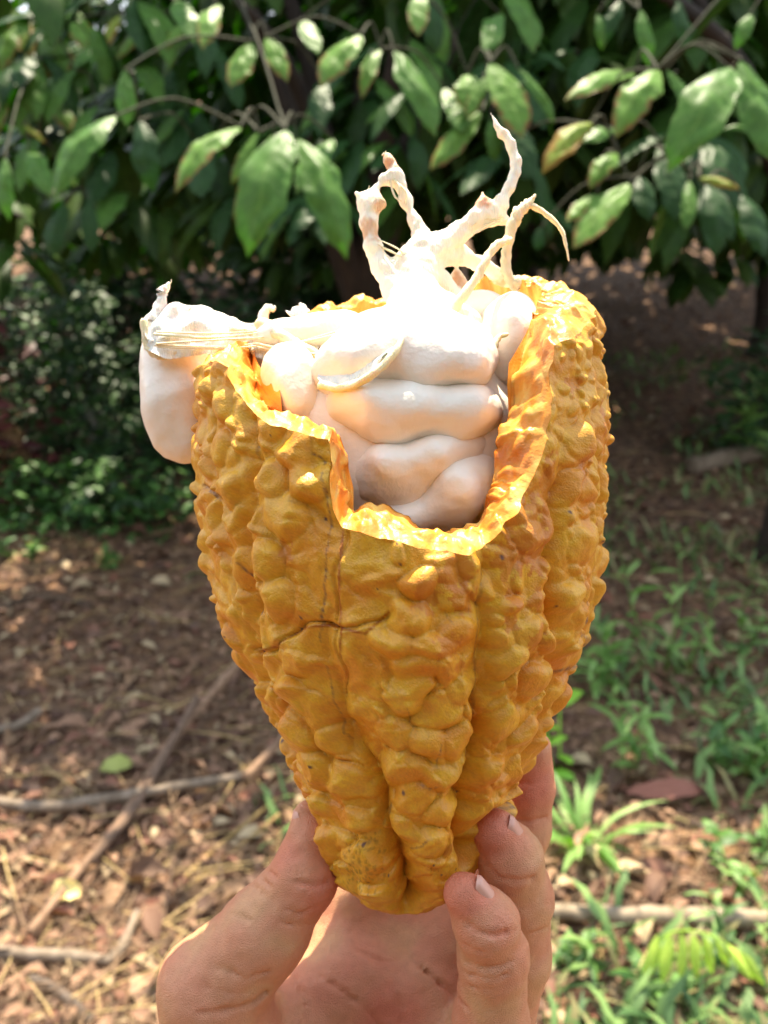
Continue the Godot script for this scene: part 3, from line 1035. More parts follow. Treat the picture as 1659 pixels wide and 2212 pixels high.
# ------------------------------------------------------------------ the hand
func build_hand() -> void:
	var hi := Vector3(420, -420, 280)
	var lo := Vector3(-580, -2000, -500)
	var cell := 6.5
	var palm := Field.new(lo, hi, cell)
	var seg := func(f: Field, l: Array, k: float):
		for i in l.size() - 1:
			var a = l[i]
			var b = l[i + 1]
			f.capsule(P(a[0], a[1], a[2]) / U, P(b[0], b[1], b[2]) / U, a[3] * (DD - a[2]) / DD, b[3] * (DD - b[2]) / DD, k)
	seg.call(palm, [[650, 2210, -200, 100], [780, 2125, -260, 98], [930, 2180, -230, 96]], 70.0)
	seg.call(palm, [[560, 2330, -140, 140], [780, 2440, -220, 150]], 80.0)
	seg.call(palm, [[1030, 2330, -80, 105], [970, 2600, -200, 140]], 80.0)
	seg.call(palm, [[800, 2260, -250, 110], [830, 2620, -260, 150]], 80.0)
	seg.call(palm, [[820, 2560, -250, 170], [830, 3100, -300, 165]], 80.0)
	seg.call(palm, [[760, 2700, -250, 130], [760, 3100, -300, 140]], 80.0)
	seg.call(palm, [[700, 2140, -280, 80], [830, 2105, -320, 84], [960, 2120, -300, 84]], 60.0)
	seg.call(palm, [[760, 2030, -350, 72], [880, 2010, -350, 74], [1000, 1990, -330, 76]], 50.0)
	var fingers := [
		[[500, 2330, -100, 140], [462, 2135, -30, 116], [572, 2012, 10, 92], [658, 1892, 30, 70], [668, 1815, 22, 47], [664, 1755, 14, 27]],
		[[740, 2130, -280, 84], [770, 1940, -350, 74], [850, 1790, -360, 66], [920, 1690, -320, 58]],
		[[900, 2160, -230, 84], [985, 2030, -280, 80], [1090, 1900, -290, 70], [1128, 1790, -240, 58], [1140, 1700, -215, 54], [1146, 1622, -195, 46]],
		[[1050, 2260, -120, 88], [1108, 2065, -60, 78], [1118, 1935, 0, 73], [1102, 1852, 55, 66], [1070, 1797, 85, 50]],
		[[1055, 2430, -10, 92], [1060, 2210, 60, 78], [1066, 2065, 125, 72], [1050, 1992, 168, 66], [1004, 1930, 186, 46]]]
	var whole := Field.new(lo, hi, cell)
	whole.d = palm.d.duplicate()
	for l in fingers:
		var g := Field.new(lo, hi, cell)
		seg.call(g, l, 26.0)
		var a := Vector3(1e9, 1e9, 1e9)
		var b := -a
		for e in l:
			a = a.min(P(e[0], e[1], e[2]) / U)
			b = b.max(P(e[0], e[1], e[2]) / U)
		whole.merge(palm, g, a - Vector3(210, 210, 210), b + Vector3(210, 210, 210), 46.0)
	# folds of the skin: shallow grooves laid on the surface
	var before := Field.new(lo, hi, cell)
	before.d = whole.d.duplicate()
	for f in [
		[5.0, [[425, 2190], [470, 2186], [510, 2180], [545, 2170], [572, 2150]]], [7.0, [[530, 2174], [552, 2165], [575, 2146]]], [2.5, [[610, 1962], [650, 1972], [695, 1955]]], [2.0, [[600, 1990], [640, 2002], [680, 1996]]], [2.5, [[640, 1905], [680, 1915], [715, 1905]]],
		[3.5, [[545, 1912], [572, 1932]]], [3.5, [[560, 1896], [588, 1916]]], [3.0, [[575, 1880], [600, 1900]]], [2.5, [[500, 1968], [540, 1990]]], [2.0, [[470, 2090], [530, 2110], [580, 2100]]], [2.0, [[440, 2130], [500, 2148], [550, 2140]]],
		[3.0, [[1002, 2078], [1040, 2092], [1080, 2090], [1110, 2078]]], [2.5, [[1004, 2104], [1050, 2116], [1100, 2104]]], [2.0, [[1010, 2130], [1060, 2140]]], [4.0, [[1000, 1990], [1030, 2014], [1070, 2022], [1100, 2012]]], [2.0, [[1000, 2040], [1040, 2056]]],
		[4.0, [[1052, 1872], [1080, 1898], [1120, 1906], [1150, 1896]]], [2.5, [[1110, 2010], [1150, 2016], [1185, 2004]]], [3.0, [[1108, 1768], [1140, 1776], [1178, 1766]]], [2.5, [[1112, 1690], [1150, 1694]]],
		[3.5, [[690, 2110], [740, 2140], [790, 2180], [830, 2230]]], [4.0, [[880, 2056], [920, 2100], [980, 2150], [1010, 2180]]], [3.0, [[640, 2110], [660, 2170], [655, 2240]]], [2.5, [[760, 2050], [820, 2075], [890, 2080]]], [2.5, [[860, 2150], [870, 2230]]]]:
		var prev := Vector3.INF
		for k in f[1].size() - 1:
			for s in 5:
				var px := lerpf(f[1][k][0], f[1][k + 1][0], s / 4.0)
				var py := lerpf(f[1][k][1], f[1][k + 1][1], s / 4.0)
				var z := 270.0
				while z > -420.0 and before.value(P(px, py, z) / U) > 0.0: z -= 3.0
				var q := P(px, py, z) / U
				if prev != Vector3.INF and prev.distance_to(q) < 60.0 and z > -400.0: whole.carve(prev, q, f[0] * 1.1, 5.0)
				prev = q
	var grain := noise(301, 0.02, 2)
	whole.bumpy(grain, 3.0)
	var tone := noise(302, 0.006, 3)
	var fine := noise(303, 0.05, 3)
	var base := lin(206, 146, 108)
	var pink := lin(206, 114, 88)
	var sallow := lin(204, 154, 108)
	var tips := [[P(664, 1850, 20) / U, 110.0], [P(700, 1930, 60) / U, 110.0], [P(1060, 1800, 110) / U, 95.0], [P(1000, 1930, 210) / U, 95.0], [P(1130, 1700, -170) / U, 110.0], [P(830, 2210, -140) / U, 140.0], [P(1060, 2000, 200) / U, 60.0]]
	var skin_mesh := scaled(blob(whole, func(p, _n):
		var w := tone.get_noise_3dv(p)
		var e := fine.get_noise_3dv(p)
		var c := base.lerp(sallow, clampf(w * 1.5, 0.0, 1.0))
		var q := 0.1 - w * 0.5
		for t in tips: q = maxf(q, (1.0 - p.distance_to(t[0]) / t[1]) * 1.3 + w * 0.5)
		c = c.lerp(pink, clampf(q, 0.0, 0.8))
		return c * (1.0 + 0.10 * e)), U)
	var skin_ := mat(Color.WHITE, 0.48, true)
	skin_.subsurf_scatter_enabled = true
	skin_.subsurf_scatter_strength = 0.05
	skin_.heightmap_enabled = true
	skin_.heightmap_texture = noise_tex(304, 0.06, 4, 512)
	skin_.heightmap_scale = 0.035
	skin_.uv1_triplanar = true
	skin_.uv1_scale = Vector3(70, 70, 70)
	var hand := single("hand", skin_mesh, skin_, "bare hand with thumb and curled fingers gripping the lower tip of the pod", "hand", pod_frame)
	var nail := mat(srgb(212, 160, 140), 0.32)
	for a in [[[1120, 1796, 98], [0.85, 0.3, 0.42], [-0.45, 0.8, 0.4], 19.0, 36.0], [[1053, 1924, 199], [0.8, 0.45, 0.4], [-0.55, 0.78, 0.25], 17.0, 33.0], [[632, 1800, 14], [-1, 0.1, 0.0], [0.15, 1, 0.0], 26.0, 52.0]]:
		var out := Vector3(a[1][0], a[1][1], a[1][2]).normalized()
		var along := Vector3(a[2][0], a[2][1], a[2][2])
		along = (along - out * along.dot(out)).normalized()
		var across := out.cross(along)
		var v := PackedVector3Array()
		var idx := PackedInt32Array()
		for i in 13:
			for j in 13:
				var p := i / 6.0 - 1.0
				var q := j / 6.0 - 1.0
				var bend := p * 0.85
				var edge := maxf(pow(absf(p), 6.0), pow(absf(q), 8.0) if q < 0.0 else pow(absf(q), 16.0))
				var y: float = q * a[4] * (1.0 - 0.22 * p * p) + a[4] * 0.1
				v.append((across * sin(bend) * a[3] * 1.35 + along * y + out * ((cos(bend) - 1.0) * a[3] * 1.1 - edge * 6.0 - 0.0012 * y * y + 6.5)) * U)
		for i in 12:
			for j in 12:
				var q := i * 13 + j
				idx.append_array([q, q + 1, q + 13, q + 1, q + 14, q + 13])
		part("fingernail", array_mesh(v, smooth_normals(v, idx), idx), nail, hand, Transform3D(Basis(), P(a[0][0], a[0][1], a[0][2])))

# ------------------------------------------------------------------ leaves and plants
# a blade from the origin to (1, 0, 0), w wide, arched by `arch`, folded along the midrib by `fold`; UV u along, v across
func blade(w: float, arch: float, fold: float, wave: float, nl: int, nw: int, seed_: int, blunt := 0.95, curl := 0.0) -> ArrayMesh:
	var v := PackedVector3Array()
	var uv := PackedVector2Array()
	var idx := PackedInt32Array()
	var nz := noise(seed_, 1.3, 2)
	for i in nl + 1:
		var t := float(i) / nl
		var half := w * 0.5 * pow(sin(PI * pow(t, 1.05 if nl > 16 else 0.85)), 0.68 if nl > 16 else blunt) * (1.0 - 0.55 * smoothstep(0.84, 0.97, t))
		if i == 0: half = w * 0.02
		if i == nl: half = 0.0
		half *= 1.0 + 0.12 * nz.get_noise_2d(t * 3.0, 9.0)
		for j in nw + 1:
			var s := float(j) / nw * 2.0 - 1.0
			var y := arch * 4.0 * t * (1.0 - t) - absf(s) * half * fold + wave * nz.get_noise_2d(t * 2.5, s * 1.2) * half * 2.0 + (sin((t * 11.0 - absf(s) * 1.5) * TAU) * 0.008 * absf(s) * (1.2 - absf(s)) * 2.0 if nl > 16 else 0.0)
			y += curl * s * s * half
			v.append(Vector3(t, y, s * half + arch * 0.3 * nz.get_noise_2d(t * 1.5, 40.0)))
			uv.append(Vector2(t, float(j) / nw))
	for i in nl:
		for j in nw:
			var q := i * (nw + 1) + j
			idx.append_array([q, q + 1, q + nw + 1, q + 1, q + nw + 2, q + nw + 1])
	return array_mesh(v, smooth_normals(v, idx), idx, PackedColorArray(), uv)

func leaf_texture(green: Color, vein: Color, tip: Color, burnt: float, seed_: int) -> ImageTexture:
	var im := Image.create(192, 96, false, Image.FORMAT_RGB8)
	var nz := noise(seed_, 0.03, 3)
	var n2 := noise(seed_ + 1, 0.09, 2)
	for x in 192:
		for y in 96:
			var s := absf(y / 47.5 - 1.0)
			var t := x / 191.0
			var c := green * (1.0 + 0.14 * nz.get_noise_2d(x, y))
			var rib := clampf(1.0 - s * 22.0, 0.0, 1.0)
			var lane := fposmod((t * 11.0 - s * 1.5), 1.0)
			var side := clampf(1.0 - absf(lane - 0.5) * 14.0, 0.0, 1.0) * (1.0 - s * 0.6) * 0.55
			c = c.lerp(vein, clampf(maxf(rib, side), 0.0, 0.6))
			var edge := maxf(t + 0.10 * n2.get_noise_2d(x, y) * 2.0, 0.75 + 0.25 * s * (0.4 + t)) + 0.1 * nz.get_noise_2d(x * 1.5, y * 1.5 + 300)
			c = c.lerp(tip, clampf((edge - (1.1 - burnt)) * 14.0, 0.0, 0.92))
			c.a = 1.0
			im.set_pixel(x, y, c)
	im.generate_mipmaps()
	return ImageTexture.create_from_image(im)

func leaf_mat(tex: Texture2D, rough: float, through: Color) -> StandardMaterial3D:
	var m := mat(Color.WHITE, rough, true)
	m.albedo_texture = tex
	m.metallic_specular = 0.3
	m.backlight_enabled = true
	m.backlight = through
	return m

var leaf_mats: Array[StandardMaterial3D] = []
var leaf_meshes: Array[ArrayMesh] = []
var leaf_low: ArrayMesh
var small_leaf: ArrayMesh
var bark: StandardMaterial3D
var plant_mat: StandardMaterial3D
var twig_mat: StandardMaterial3D

func make_leaf_stock() -> void:
	var tip := srgb(132, 92, 52)
	leaf_mats = [
		leaf_mat(leaf_texture(srgb(82, 120, 50), srgb(126, 156, 82), tip, 0.05, 401), 0.44, Color(0.5, 0.75, 0.2)),
		leaf_mat(leaf_texture(srgb(100, 138, 56), srgb(146, 168, 88), tip, 0.16, 403), 0.46, Color(0.5, 0.75, 0.2)),
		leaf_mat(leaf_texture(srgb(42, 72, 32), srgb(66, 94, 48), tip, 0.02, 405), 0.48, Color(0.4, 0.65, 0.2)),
		leaf_mat(leaf_texture(srgb(128, 146, 54), srgb(168, 172, 84), srgb(150, 112, 50), 0.24, 407), 0.55, Color(0.6, 0.75, 0.2))]
	for k in 8:
		leaf_meshes.append(blade(0.26 + 0.03 * (k % 4), 0.07 + 0.05 * (k % 3), 0.12 + 0.22 * (k % 2), 0.09, 30, 8, 410 + k))
	leaf_low = blade(0.36, 0.1, 0.25, 0.1, 5, 2, 430)
	small_leaf = blade(0.5, 0.08, 0.2, 0.05, 4, 2, 431)
	bark = mat(srgb(64, 54, 46), 0.9)
	bark.albedo_texture = noise_tex(432, 0.02, 4, 256, ramp([[0.0, srgb(150, 140, 130)], [0.5, srgb(205, 200, 190)], [1.0, srgb(255, 250, 245)]]))
	bark.uv1_triplanar = true
	bark.uv1_scale = Vector3(4, 2, 4)
	twig_mat = mat(srgb(52, 52, 32), 0.9)
	plant_mat = mat(Color.WHITE, 0.55, true)
	plant_mat.backlight_enabled = true
	plant_mat.backlight = Color(0.5, 0.7, 0.2)

func ramp(stops: Array) -> Gradient:
	var g := Gradient.new()
	g.offsets = PackedFloat32Array(stops.map(func(s): return s[0]))
	g.colors = PackedColorArray(stops.map(func(s): return s[1]))
	return g

# transform that lays a blade from a to b with its upper face towards `face`
func lay(a: Vector3, b: Vector3, face: Vector3, wide := 1.0) -> Transform3D:
	var x := b - a
	var l := x.length()
	x /= l
	var y := (face - x * face.dot(x)).normalized()
	var z := x.cross(y)
	return Transform3D(Basis(x * l, y * l, z * l * wide), a)

# hanging leaves seen one by one: base pixel, tip pixel, depth of base and tip, width share, material, face tilt
const NEAR_LEAVES := {
	"mid": [
		[[615, 280], [545, 560], 2.05, 2.0, 1.15, 0, 0.2], [[520, 275], [375, 420], 2.15, 2.05, 0.95, 1, 0.6], [[590, 290], [505, 480], 2.12, 2.1, 0.6, 1, 0.5], [[640, 300], [745, 565], 2.1, 2.05, 0.95, 0, -0.3], [[560, 285], [500, 400], 2.2, 2.2, 0.8, 1, 0.3],
		[[545, 90], [500, 190], 2.5, 2.45, 1.3, 1, 0.3], [[575, 80], [620, 180], 2.5, 2.45, 1.0, 1, -0.3], [[780, 75], [690, 190], 2.3, 2.25, 1.25, 1, 0.4], [[820, 105], [780, 215], 2.35, 2.3, 1.0, 1, 0.3], [[850, 110], [945, 300], 2.3, 2.25, 1.0, 0, -0.4], [[905, -20], [905, 80], 2.4, 2.35, 1.4, 1, 0.1], [[700, 180], [690, 300], 2.6, 2.5, 1.0, 2, 0.1], [[960, 190], [1000, 290], 2.5, 2.4, 1.0, 0, -0.3], [[720, 300], [640, 420], 2.3, 2.2, 0.9, 0, 0.4], [[470, 290], [420, 360], 2.4, 2.3, 1.0, 0, 0.4], [[650, 40], [690, 120], 2.6, 2.5, 1.1, 0, -0.2], [[1080, 30], [1050, 120], 2.6, 2.5, 1.1, 0, 0.2],
		[[250, 250], [115, 430], 2.0, 1.95, 1.1, 0, 0.3], [[270, 150], [275, 275], 2.3, 2.3, 1.0, 0, 0.1], [[300, 260], [330, 420], 2.5, 2.5, 1.2, 2, 0.0], [[420, 300], [440, 430], 2.8, 2.7, 1.1, 2, 0.0], [[690, 300], [700, 420], 2.7, 2.7, 1.0, 2, 0.0],
		[[1010, 160], [1000, 240], 2.45, 2.4, 1.6, 1, 0.3], [[1060, 135], [1130, 300], 2.35, 2.3, 1.3, 1, -0.2], [[1120, 150], [1200, 270], 2.35, 2.35, 0.7, 0, -0.4], [[1050, 165], [1010, 260], 2.4, 2.38, 1.2, 1, 0.2], [[1040, 240], [930, 370], 2.45, 2.4, 0.85, 1, 0.3], [[1080, 240], [1150, 390], 2.6, 2.55, 1.2, 2, -0.2], [[1060, 260], [1070, 350], 2.6, 2.6, 1.2, 0, 0.0]],
	"right": [
		[[1420, 150], [1325, 300], 2.0, 1.95, 1.25, 1, 0.3], [[1575, 145], [1450, 380], 1.9, 1.85, 1.15, 0, 0.3], [[1600, 130], [1680, 360], 1.95, 1.9, 1.1, 0, -0.3], [[1370, 160], [1220, 220], 2.1, 2.0, 0.9, 1, 0.7], [[1275, 265], [1175, 380], 2.05, 2.0, 1.05, 3, 0.5], [[1360, 395], [1240, 540], 2.0, 1.95, 1.3, 1, 0.4], [[1330, 330], [1270, 410], 2.15, 2.1, 1.2, 1, 0.3],
		[[1440, 150], [1500, 260], 2.2, 2.2, 0.9, 0, -0.3], [[1330, 280], [1260, 310], 2.25, 2.2, 1.3, 0, 0.3], [[1290, 420], [1225, 480], 2.2, 2.15, 1.0, 1, 0.3], [[1510, 385], [1600, 410], 2.0, 1.95, 0.7, 3, 0.8], [[1520, 400], [1550, 560], 2.2, 2.15, 1.3, 2, 0.0], [[1490, 390], [1480, 500], 2.15, 2.1, 0.8, 0, 0.0], [[1560, 280], [1640, 290], 2.1, 2.1, 0.8, 0, 0.8],
		[[1440, 330], [1460, 480], 2.3, 2.25, 1.2, 2, 0.0], [[1380, 380], [1400, 480], 2.4, 2.35, 1.2, 2, 0.0], [[1600, 420], [1650, 560], 2.3, 2.25, 1.1, 2, -0.2], [[1080, 320], [1140, 390], 2.6, 2.6, 1.5, 2, 0.0], [[1170, 490], [1160, 540], 2.5, 2.5, 1.5, 2, 0.0], [[1620, 30], [1590, 110], 2.3, 2.3, 1.2, 0, 0.3], [[1380, 20], [1400, 150], 2.4, 2.4, 1.0, 0, 0.1], [[1290, 30], [1300, 110], 2.5, 2.5, 1.0, 0, 0.2], [[1340, 0], [1300, 100], 2.5, 2.5, 1.1, 2, 0.2], [[1460, 0], [1480, 110], 2.5, 2.5, 1.1, 2, 0.0]],
	"left": [
		[[60, 40], [0, 160], 3.0, 2.9, 1.2, 1, 0.3], [[110, 60], [130, 180], 3.1, 3.0, 1.2, 1, -0.2], [[60, 170], [50, 300], 2.9, 2.9, 1.2, 0, 0.1], [[160, 150], [100, 270], 3.0, 2.9, 1.2, 0, 0.3], [[10, 340], [20, 480], 2.4, 2.4, 0.8, 0, 0.1], [[90, 290], [40, 420], 3.0, 2.9, 1.0, 0, 0.2], [[50, 270], [100, 310], 2.8, 2.8, 0.7, 3, 0.6], [[200, 90], [170, 200], 3.3, 3.2, 1.2, 0, 0.2], [[330, 60], [250, 130], 3.0, 3.0, 1.0, 1, 0.3], [[420, 40], [340, 120], 2.8, 2.8, 1.2, 1, 0.4], [[140, 440], [110, 560], 3.0, 3.0, 1.2, 2, 0.1], [[190, 430], [200, 550], 3.0, 3.0, 1.0, 2, 0.0], [[30, 20], [70, 130], 3.2, 3.1, 1.2, 3, -0.3], [[150, 20], [190, 110], 3.4, 3.3, 1.3, 1, -0.2], [[260, 30], [220, 120], 3.2, 3.2, 1.2, 3, 0.3], [[20, 190], [-10, 300], 2.9, 2.8, 1.0, 1, 0.2], [[130, 190], [150, 290], 3.2, 3.1, 1.0, 1, -0.2], [[210, 230], [160, 330], 3.0, 2.9, 1.0, 0, 0.3],
		[[300, 130], [350, 230], 3.0, 2.9, 1.1, 0, -0.3], [[370, 150], [360, 260], 3.1, 3.0, 1.1, 2, 0.0], [[60, 330], [110, 430], 2.8, 2.7, 1.0, 0, -0.2], [[380, 0], [420, 100], 2.7, 2.6, 1.1, 0, -0.3], [[470, 10], [440, 110], 2.6, 2.5, 1.1, 1, 0.2]]}

func in_frame(p: Vector3, margin := 1.05) -> bool:
	var q := cam.transform.affine_inverse() * p
	return q.z < -0.3 and absf(q.y / q.z) < 0.5543 * margin and absf(q.x / q.z) < 0.4157 * margin

# a cacao tree: trunk, boughs, drooping leaves
func cacao_tree(label: String, foot: Vector3, lean: Vector3, spread: float, low: float, high: float, clusters: int, hero: Array, seed_: int, single_max := 170) -> void:
	rng.seed = seed_
	var t := thing("cacao_tree", label, "tree", Transform3D(Basis(), foot), "cacao trees behind the pod")
	var to_local := t.transform.affine_inverse()
	var fork := foot + lean + Vector3(0, low * 0.75, 0)
	part("trunk", tube([Vector3(0, -0.1, 0), (fork - foot) * 0.5 + Vector3(0.04, 0, 0.03), fork - foot], [0.10, 0.085, 0.075], 12, 0.25, seed_, 6), bark, t)
	var tips := []
	var boughs := []
	for k in 7:
		var a := TAU * k / 7.0 + rng.randf() * 0.5
		var end := fork + Vector3(cos(a) * spread * 0.5, (high - low) * rng.randf_range(0.3, 0.8), sin(a) * spread * 0.5)
		var mid := fork.lerp(end, 0.5) + Vector3(0, 0.25, 0)
		boughs.append([fork, mid, end])
		part("bough", tube([fork - foot, mid - foot, end - foot], [0.06, 0.035, 0.012], 7, 0.2, seed_ + k, 5), bark, t)
	var leaves := []                                               # [transform, material, mesh, is_single]
	for h in hero:
		var a := at(h[0][0], h[0][1], h[2])
		var b := at(h[1][0], h[1][1], h[3])
		var face := Vector3(h[6] * -0.6, 0.9, 1.0).normalized()
		var w: float = h[4]
		var o := part("leaf", leaf_meshes[rng.randi() % 8], leaf_mats[h[5]], t, to_local * lay(a, b, face, w))
		if h[5] == 3: o.set_meta("label", "yellowing leaf with a scorched edge")
		tips.append(a)
	var held := []                                                 # twigs: each leaf joins the nearest twig already there, or a bough
	for b in boughs:
		for s in 9:
			held.append((b[0] as Vector3).lerp(b[1], s / 4.0) if s < 4 else (b[1] as Vector3).lerp(b[2], (s - 4) / 4.0))
	for p in tips:
		var best: Vector3 = fork
		for q in held:
			if q.y > p.y - 0.02 and q.distance_to(p) < best.distance_to(p): best = q
		var m: Vector3 = (p as Vector3).lerp(best, 0.45) + Vector3(0, 0.05, -0.03)
		part("twig", tube([best - foot, m - foot, p - foot], [0.005, 0.0035, 0.0025], 5, 0.1, 3, 4), twig_mat, t)
		held.append(p)
	var xf := []
	var tint := []
	var ones := 0
	var view := EYE
	for c in clusters:
		var a := rng.randf() * TAU
		var r := spread * sqrt(rng.randf_range(0.05, 1.0))
		var h := rng.randf_range(low, high)
		var dome := 1.0 - pow(clampf((h - low) / (high - low), 0, 1), 2.0) * 0.75
		var p := foot + lean + Vector3(cos(a) * r * dome, h, sin(a) * r * dome)
		if p.distance_to(view) < (2.35 if foot.z < 0.0 else 1.2) or foot.z < 0.0 and p.z + 0.47 * p.y > -2.15 + rng.randf_range(-0.5, 0.15): continue
		var out := Vector3(cos(a), 0, sin(a))
		for k in rng.randi_range(4, 7):
			var w := rng.randf() * TAU
			var dir := (out * 0.5 + Vector3(cos(w), 0, sin(w)) * 0.8 + Vector3(0, rng.randf_range(-1.5, -0.35), 0)).normalized()
			var len := rng.randf_range(0.18, 0.30)
			var base := p + Vector3(cos(w), rng.randf_range(-0.4, 0.4), sin(w)) * 0.05
			var x := to_local * lay(base, base + dir * len, Vector3(0, 1, 0) + out * 0.4 + Vector3(cos(w), 0, sin(w)) * 0.5, rng.randf_range(0.9, 1.2))
			if ones < single_max and in_frame(base) and base.distance_to(view) < 3.6:
				ones += 1
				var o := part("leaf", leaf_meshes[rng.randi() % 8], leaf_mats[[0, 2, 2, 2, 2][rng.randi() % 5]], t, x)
			else:
				xf.append(x)
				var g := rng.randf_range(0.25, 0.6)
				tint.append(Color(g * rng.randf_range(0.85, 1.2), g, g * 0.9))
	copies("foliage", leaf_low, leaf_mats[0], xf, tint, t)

func shrub(called: String, label: String, foot: Vector3, size: Vector3, count: int, leaf_len: float, c0: Color, c1: Color, seed_: int, group := "", mesh: Mesh = null) -> void:
	rng.seed = seed_
	var t := thing(called, label, "shrub", Transform3D(Basis(), foot), group)
	for k in 5:
		var a := TAU * k / 5.0 + rng.randf()
		part("stem", tube([Vector3.ZERO, Vector3(cos(a) * size.x * 0.2, size.y * 0.5, sin(a) * size.z * 0.2), Vector3(cos(a) * size.x * 0.6, size.y * 0.85, sin(a) * size.z * 0.6)], [0.012, 0.009, 0.004], 5, 0.2, seed_ + k, 4), bark, t)
	var nz := noise(seed_, 1.6, 2)
	var xf := []
	var tint := []
	while xf.size() < count:
		var p := Vector3(rng.randf_range(-1, 1), rng.randf_range(0, 1), rng.randf_range(-1, 1))
		if Vector2(p.x, p.z).length() > sqrt(1.0 - p.y * p.y * 0.8) * (0.75 + 0.6 * nz.get_noise_3d(p.x, p.y, p.z)): continue
		var q := p * size
		var w := rng.randf() * TAU
		var dir := Vector3(cos(w), rng.randf_range(-0.8, 0.5), sin(w)).normalized()
		xf.append(lay(q, q + dir * leaf_len * rng.randf_range(0.6, 1.2), Vector3(rng.randf_range(-0.6, 0.6), 1, rng.randf_range(-0.3, 0.9)), 1.0))
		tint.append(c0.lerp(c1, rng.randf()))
	copies("foliage", mesh if mesh else small_leaf, plant_mat, xf, tint, t)

func tuft(called: String, label: String, category: String, foot: Vector3, n: int, len: float, wide: float, up: float, c0: Color, c1: Color, seed_: int, group := "", as_parts := true) -> void:
	rng.seed = seed_
	var t := thing(called, label, category, Transform3D(Basis(Vector3.UP, rng.randf() * TAU), foot), group)
	var mats := []
	for k in 3:
		var m := plant_mat.duplicate()
		m.albedo_color = c0.lerp(c1, k / 2.0).linear_to_srgb()
		mats.append(m)
	var m0 := blade(wide, 0.16, 0.3, 0.05, 8, 2, seed_, 0.6)
	if wide > 0.15:                                               # a weed: several leaning stems with leaves along them
		var stems := maxi(2, n / 9)
		for q in stems:
			var w := rng.randf() * TAU
			var tall := len * rng.randf_range(0.5, 1.5) * clampf(up, 0.6, 1.4)
			var root := Vector3(cos(w), 0, sin(w)) * len * rng.randf_range(0.0, 0.6)
			var top := root + Vector3(cos(w) * rng.randf_range(0.1, 0.7), 1.0, sin(w) * rng.randf_range(0.1, 0.7)) * tall
			var bow := (root + top) * 0.5 + Vector3(rng.randf_range(-0.1, 0.1), 0.08, rng.randf_range(-0.1, 0.1)) * tall
			part("stem", tube([root - Vector3(0, 0.01, 0), bow, top], [0.0035, 0.0028, 0.0012], 5, 0.0, 1, 3), mats[0], t)
			var each := maxi(3, n / stems)
			for k in each:
				var s := 0.15 + 0.85 * float(k) / (each - 1)
				var p := root.lerp(bow, s * 2.0) if s < 0.5 else bow.lerp(top, s * 2.0 - 1.0)
				var v := k * 2.4 + rng.randf() * 0.9
				var l := len * rng.randf_range(0.3, 0.75) * (1.15 - 0.5 * s)
				var dir := Vector3(cos(v), rng.randf_range(-0.35, 0.7), sin(v)).normalized()
				part("leaf", m0, mats[rng.randi() % 3], t, lay(p, p + dir * l, Vector3(rng.randf_range(-0.4, 0.4), 1, rng.randf_range(-0.4, 0.4)), rng.randf_range(0.8, 1.3)))
		return
	for k in n:
		var w := rng.randf() * TAU
		var dir := Vector3(cos(w), up * rng.randf_range(0.2, 2.2), sin(w)).normalized()
		var l := len * pow(rng.randf(), 0.7) * 1.2 + 0.02
		var s := Vector3(cos(w), 0, sin(w)) * rng.randf_range(0.0, 0.05)
		part("blade", m0, mats[rng.randi() % 3], t, lay(s, s + dir * l, Vector3(rng.randf_range(-0.4, 0.4), 1, 0) - Vector3(cos(w), 0, sin(w)) * 0.3, rng.randf_range(0.6, 1.3)))

# ------------------------------------------------------------------ ground, litter, sticks
func build_ground() -> void:
	var v := PackedVector3Array()
	var idx := PackedInt32Array()
	var xs := []
	var zs := []
	for i in 121:
		var s := i / 60.0 - 1.0
		xs.append(signf(s) * (absf(s) * 4.0 + pow(absf(s), 5.0) * 56.0))
	for j in 141:
		var s := j / 140.0
		zs.append(3.0 - s * 14.0 - pow(s, 6.0) * 60.0)
	for z in zs:
		for x in xs:
			v.append(Vector3(x, ground_y(x, z), z))
	for j in 140:
		for i in 120:
			var q := j * 121 + i
			idx.append_array([q, q + 121, q + 1, q + 1, q + 121, q + 122])
	var m := mat(Color.WHITE, 0.95)
	m.albedo_texture = noise_tex(501, 0.012, 5, 1024, ramp([[0.0, srgb(62, 44, 32)], [0.4, srgb(96, 68, 48)], [0.6, srgb(122, 90, 62)], [1.0, srgb(150, 116, 84)]]))
	m.heightmap_enabled = true
	m.heightmap_texture = noise_tex(502, 0.03, 5, 512)
	m.heightmap_scale = 2.0
	m.uv1_triplanar = true
	m.uv1_world_triplanar = true
	m.uv1_scale = Vector3(0.9, 0.9, 0.9)
	single("ground", array_mesh(v, smooth_normals(v, idx), idx), m, "brown earth strewn with dry leaves, straw and twigs", "ground", Transform3D.IDENTITY, "", "structure")

func litter_colour() -> Color:
	var pick := rng.randf()
	if pick < 0.4: return lin(134, 100, 76).lerp(lin(160, 124, 96), rng.randf())
	if pick < 0.55: return lin(112, 74, 56).lerp(lin(140, 92, 70), rng.randf())
	if pick < 0.85: return lin(84, 58, 44).lerp(lin(114, 82, 62), rng.randf())
	return lin(166, 142, 108).lerp(lin(182, 160, 124), rng.randf())

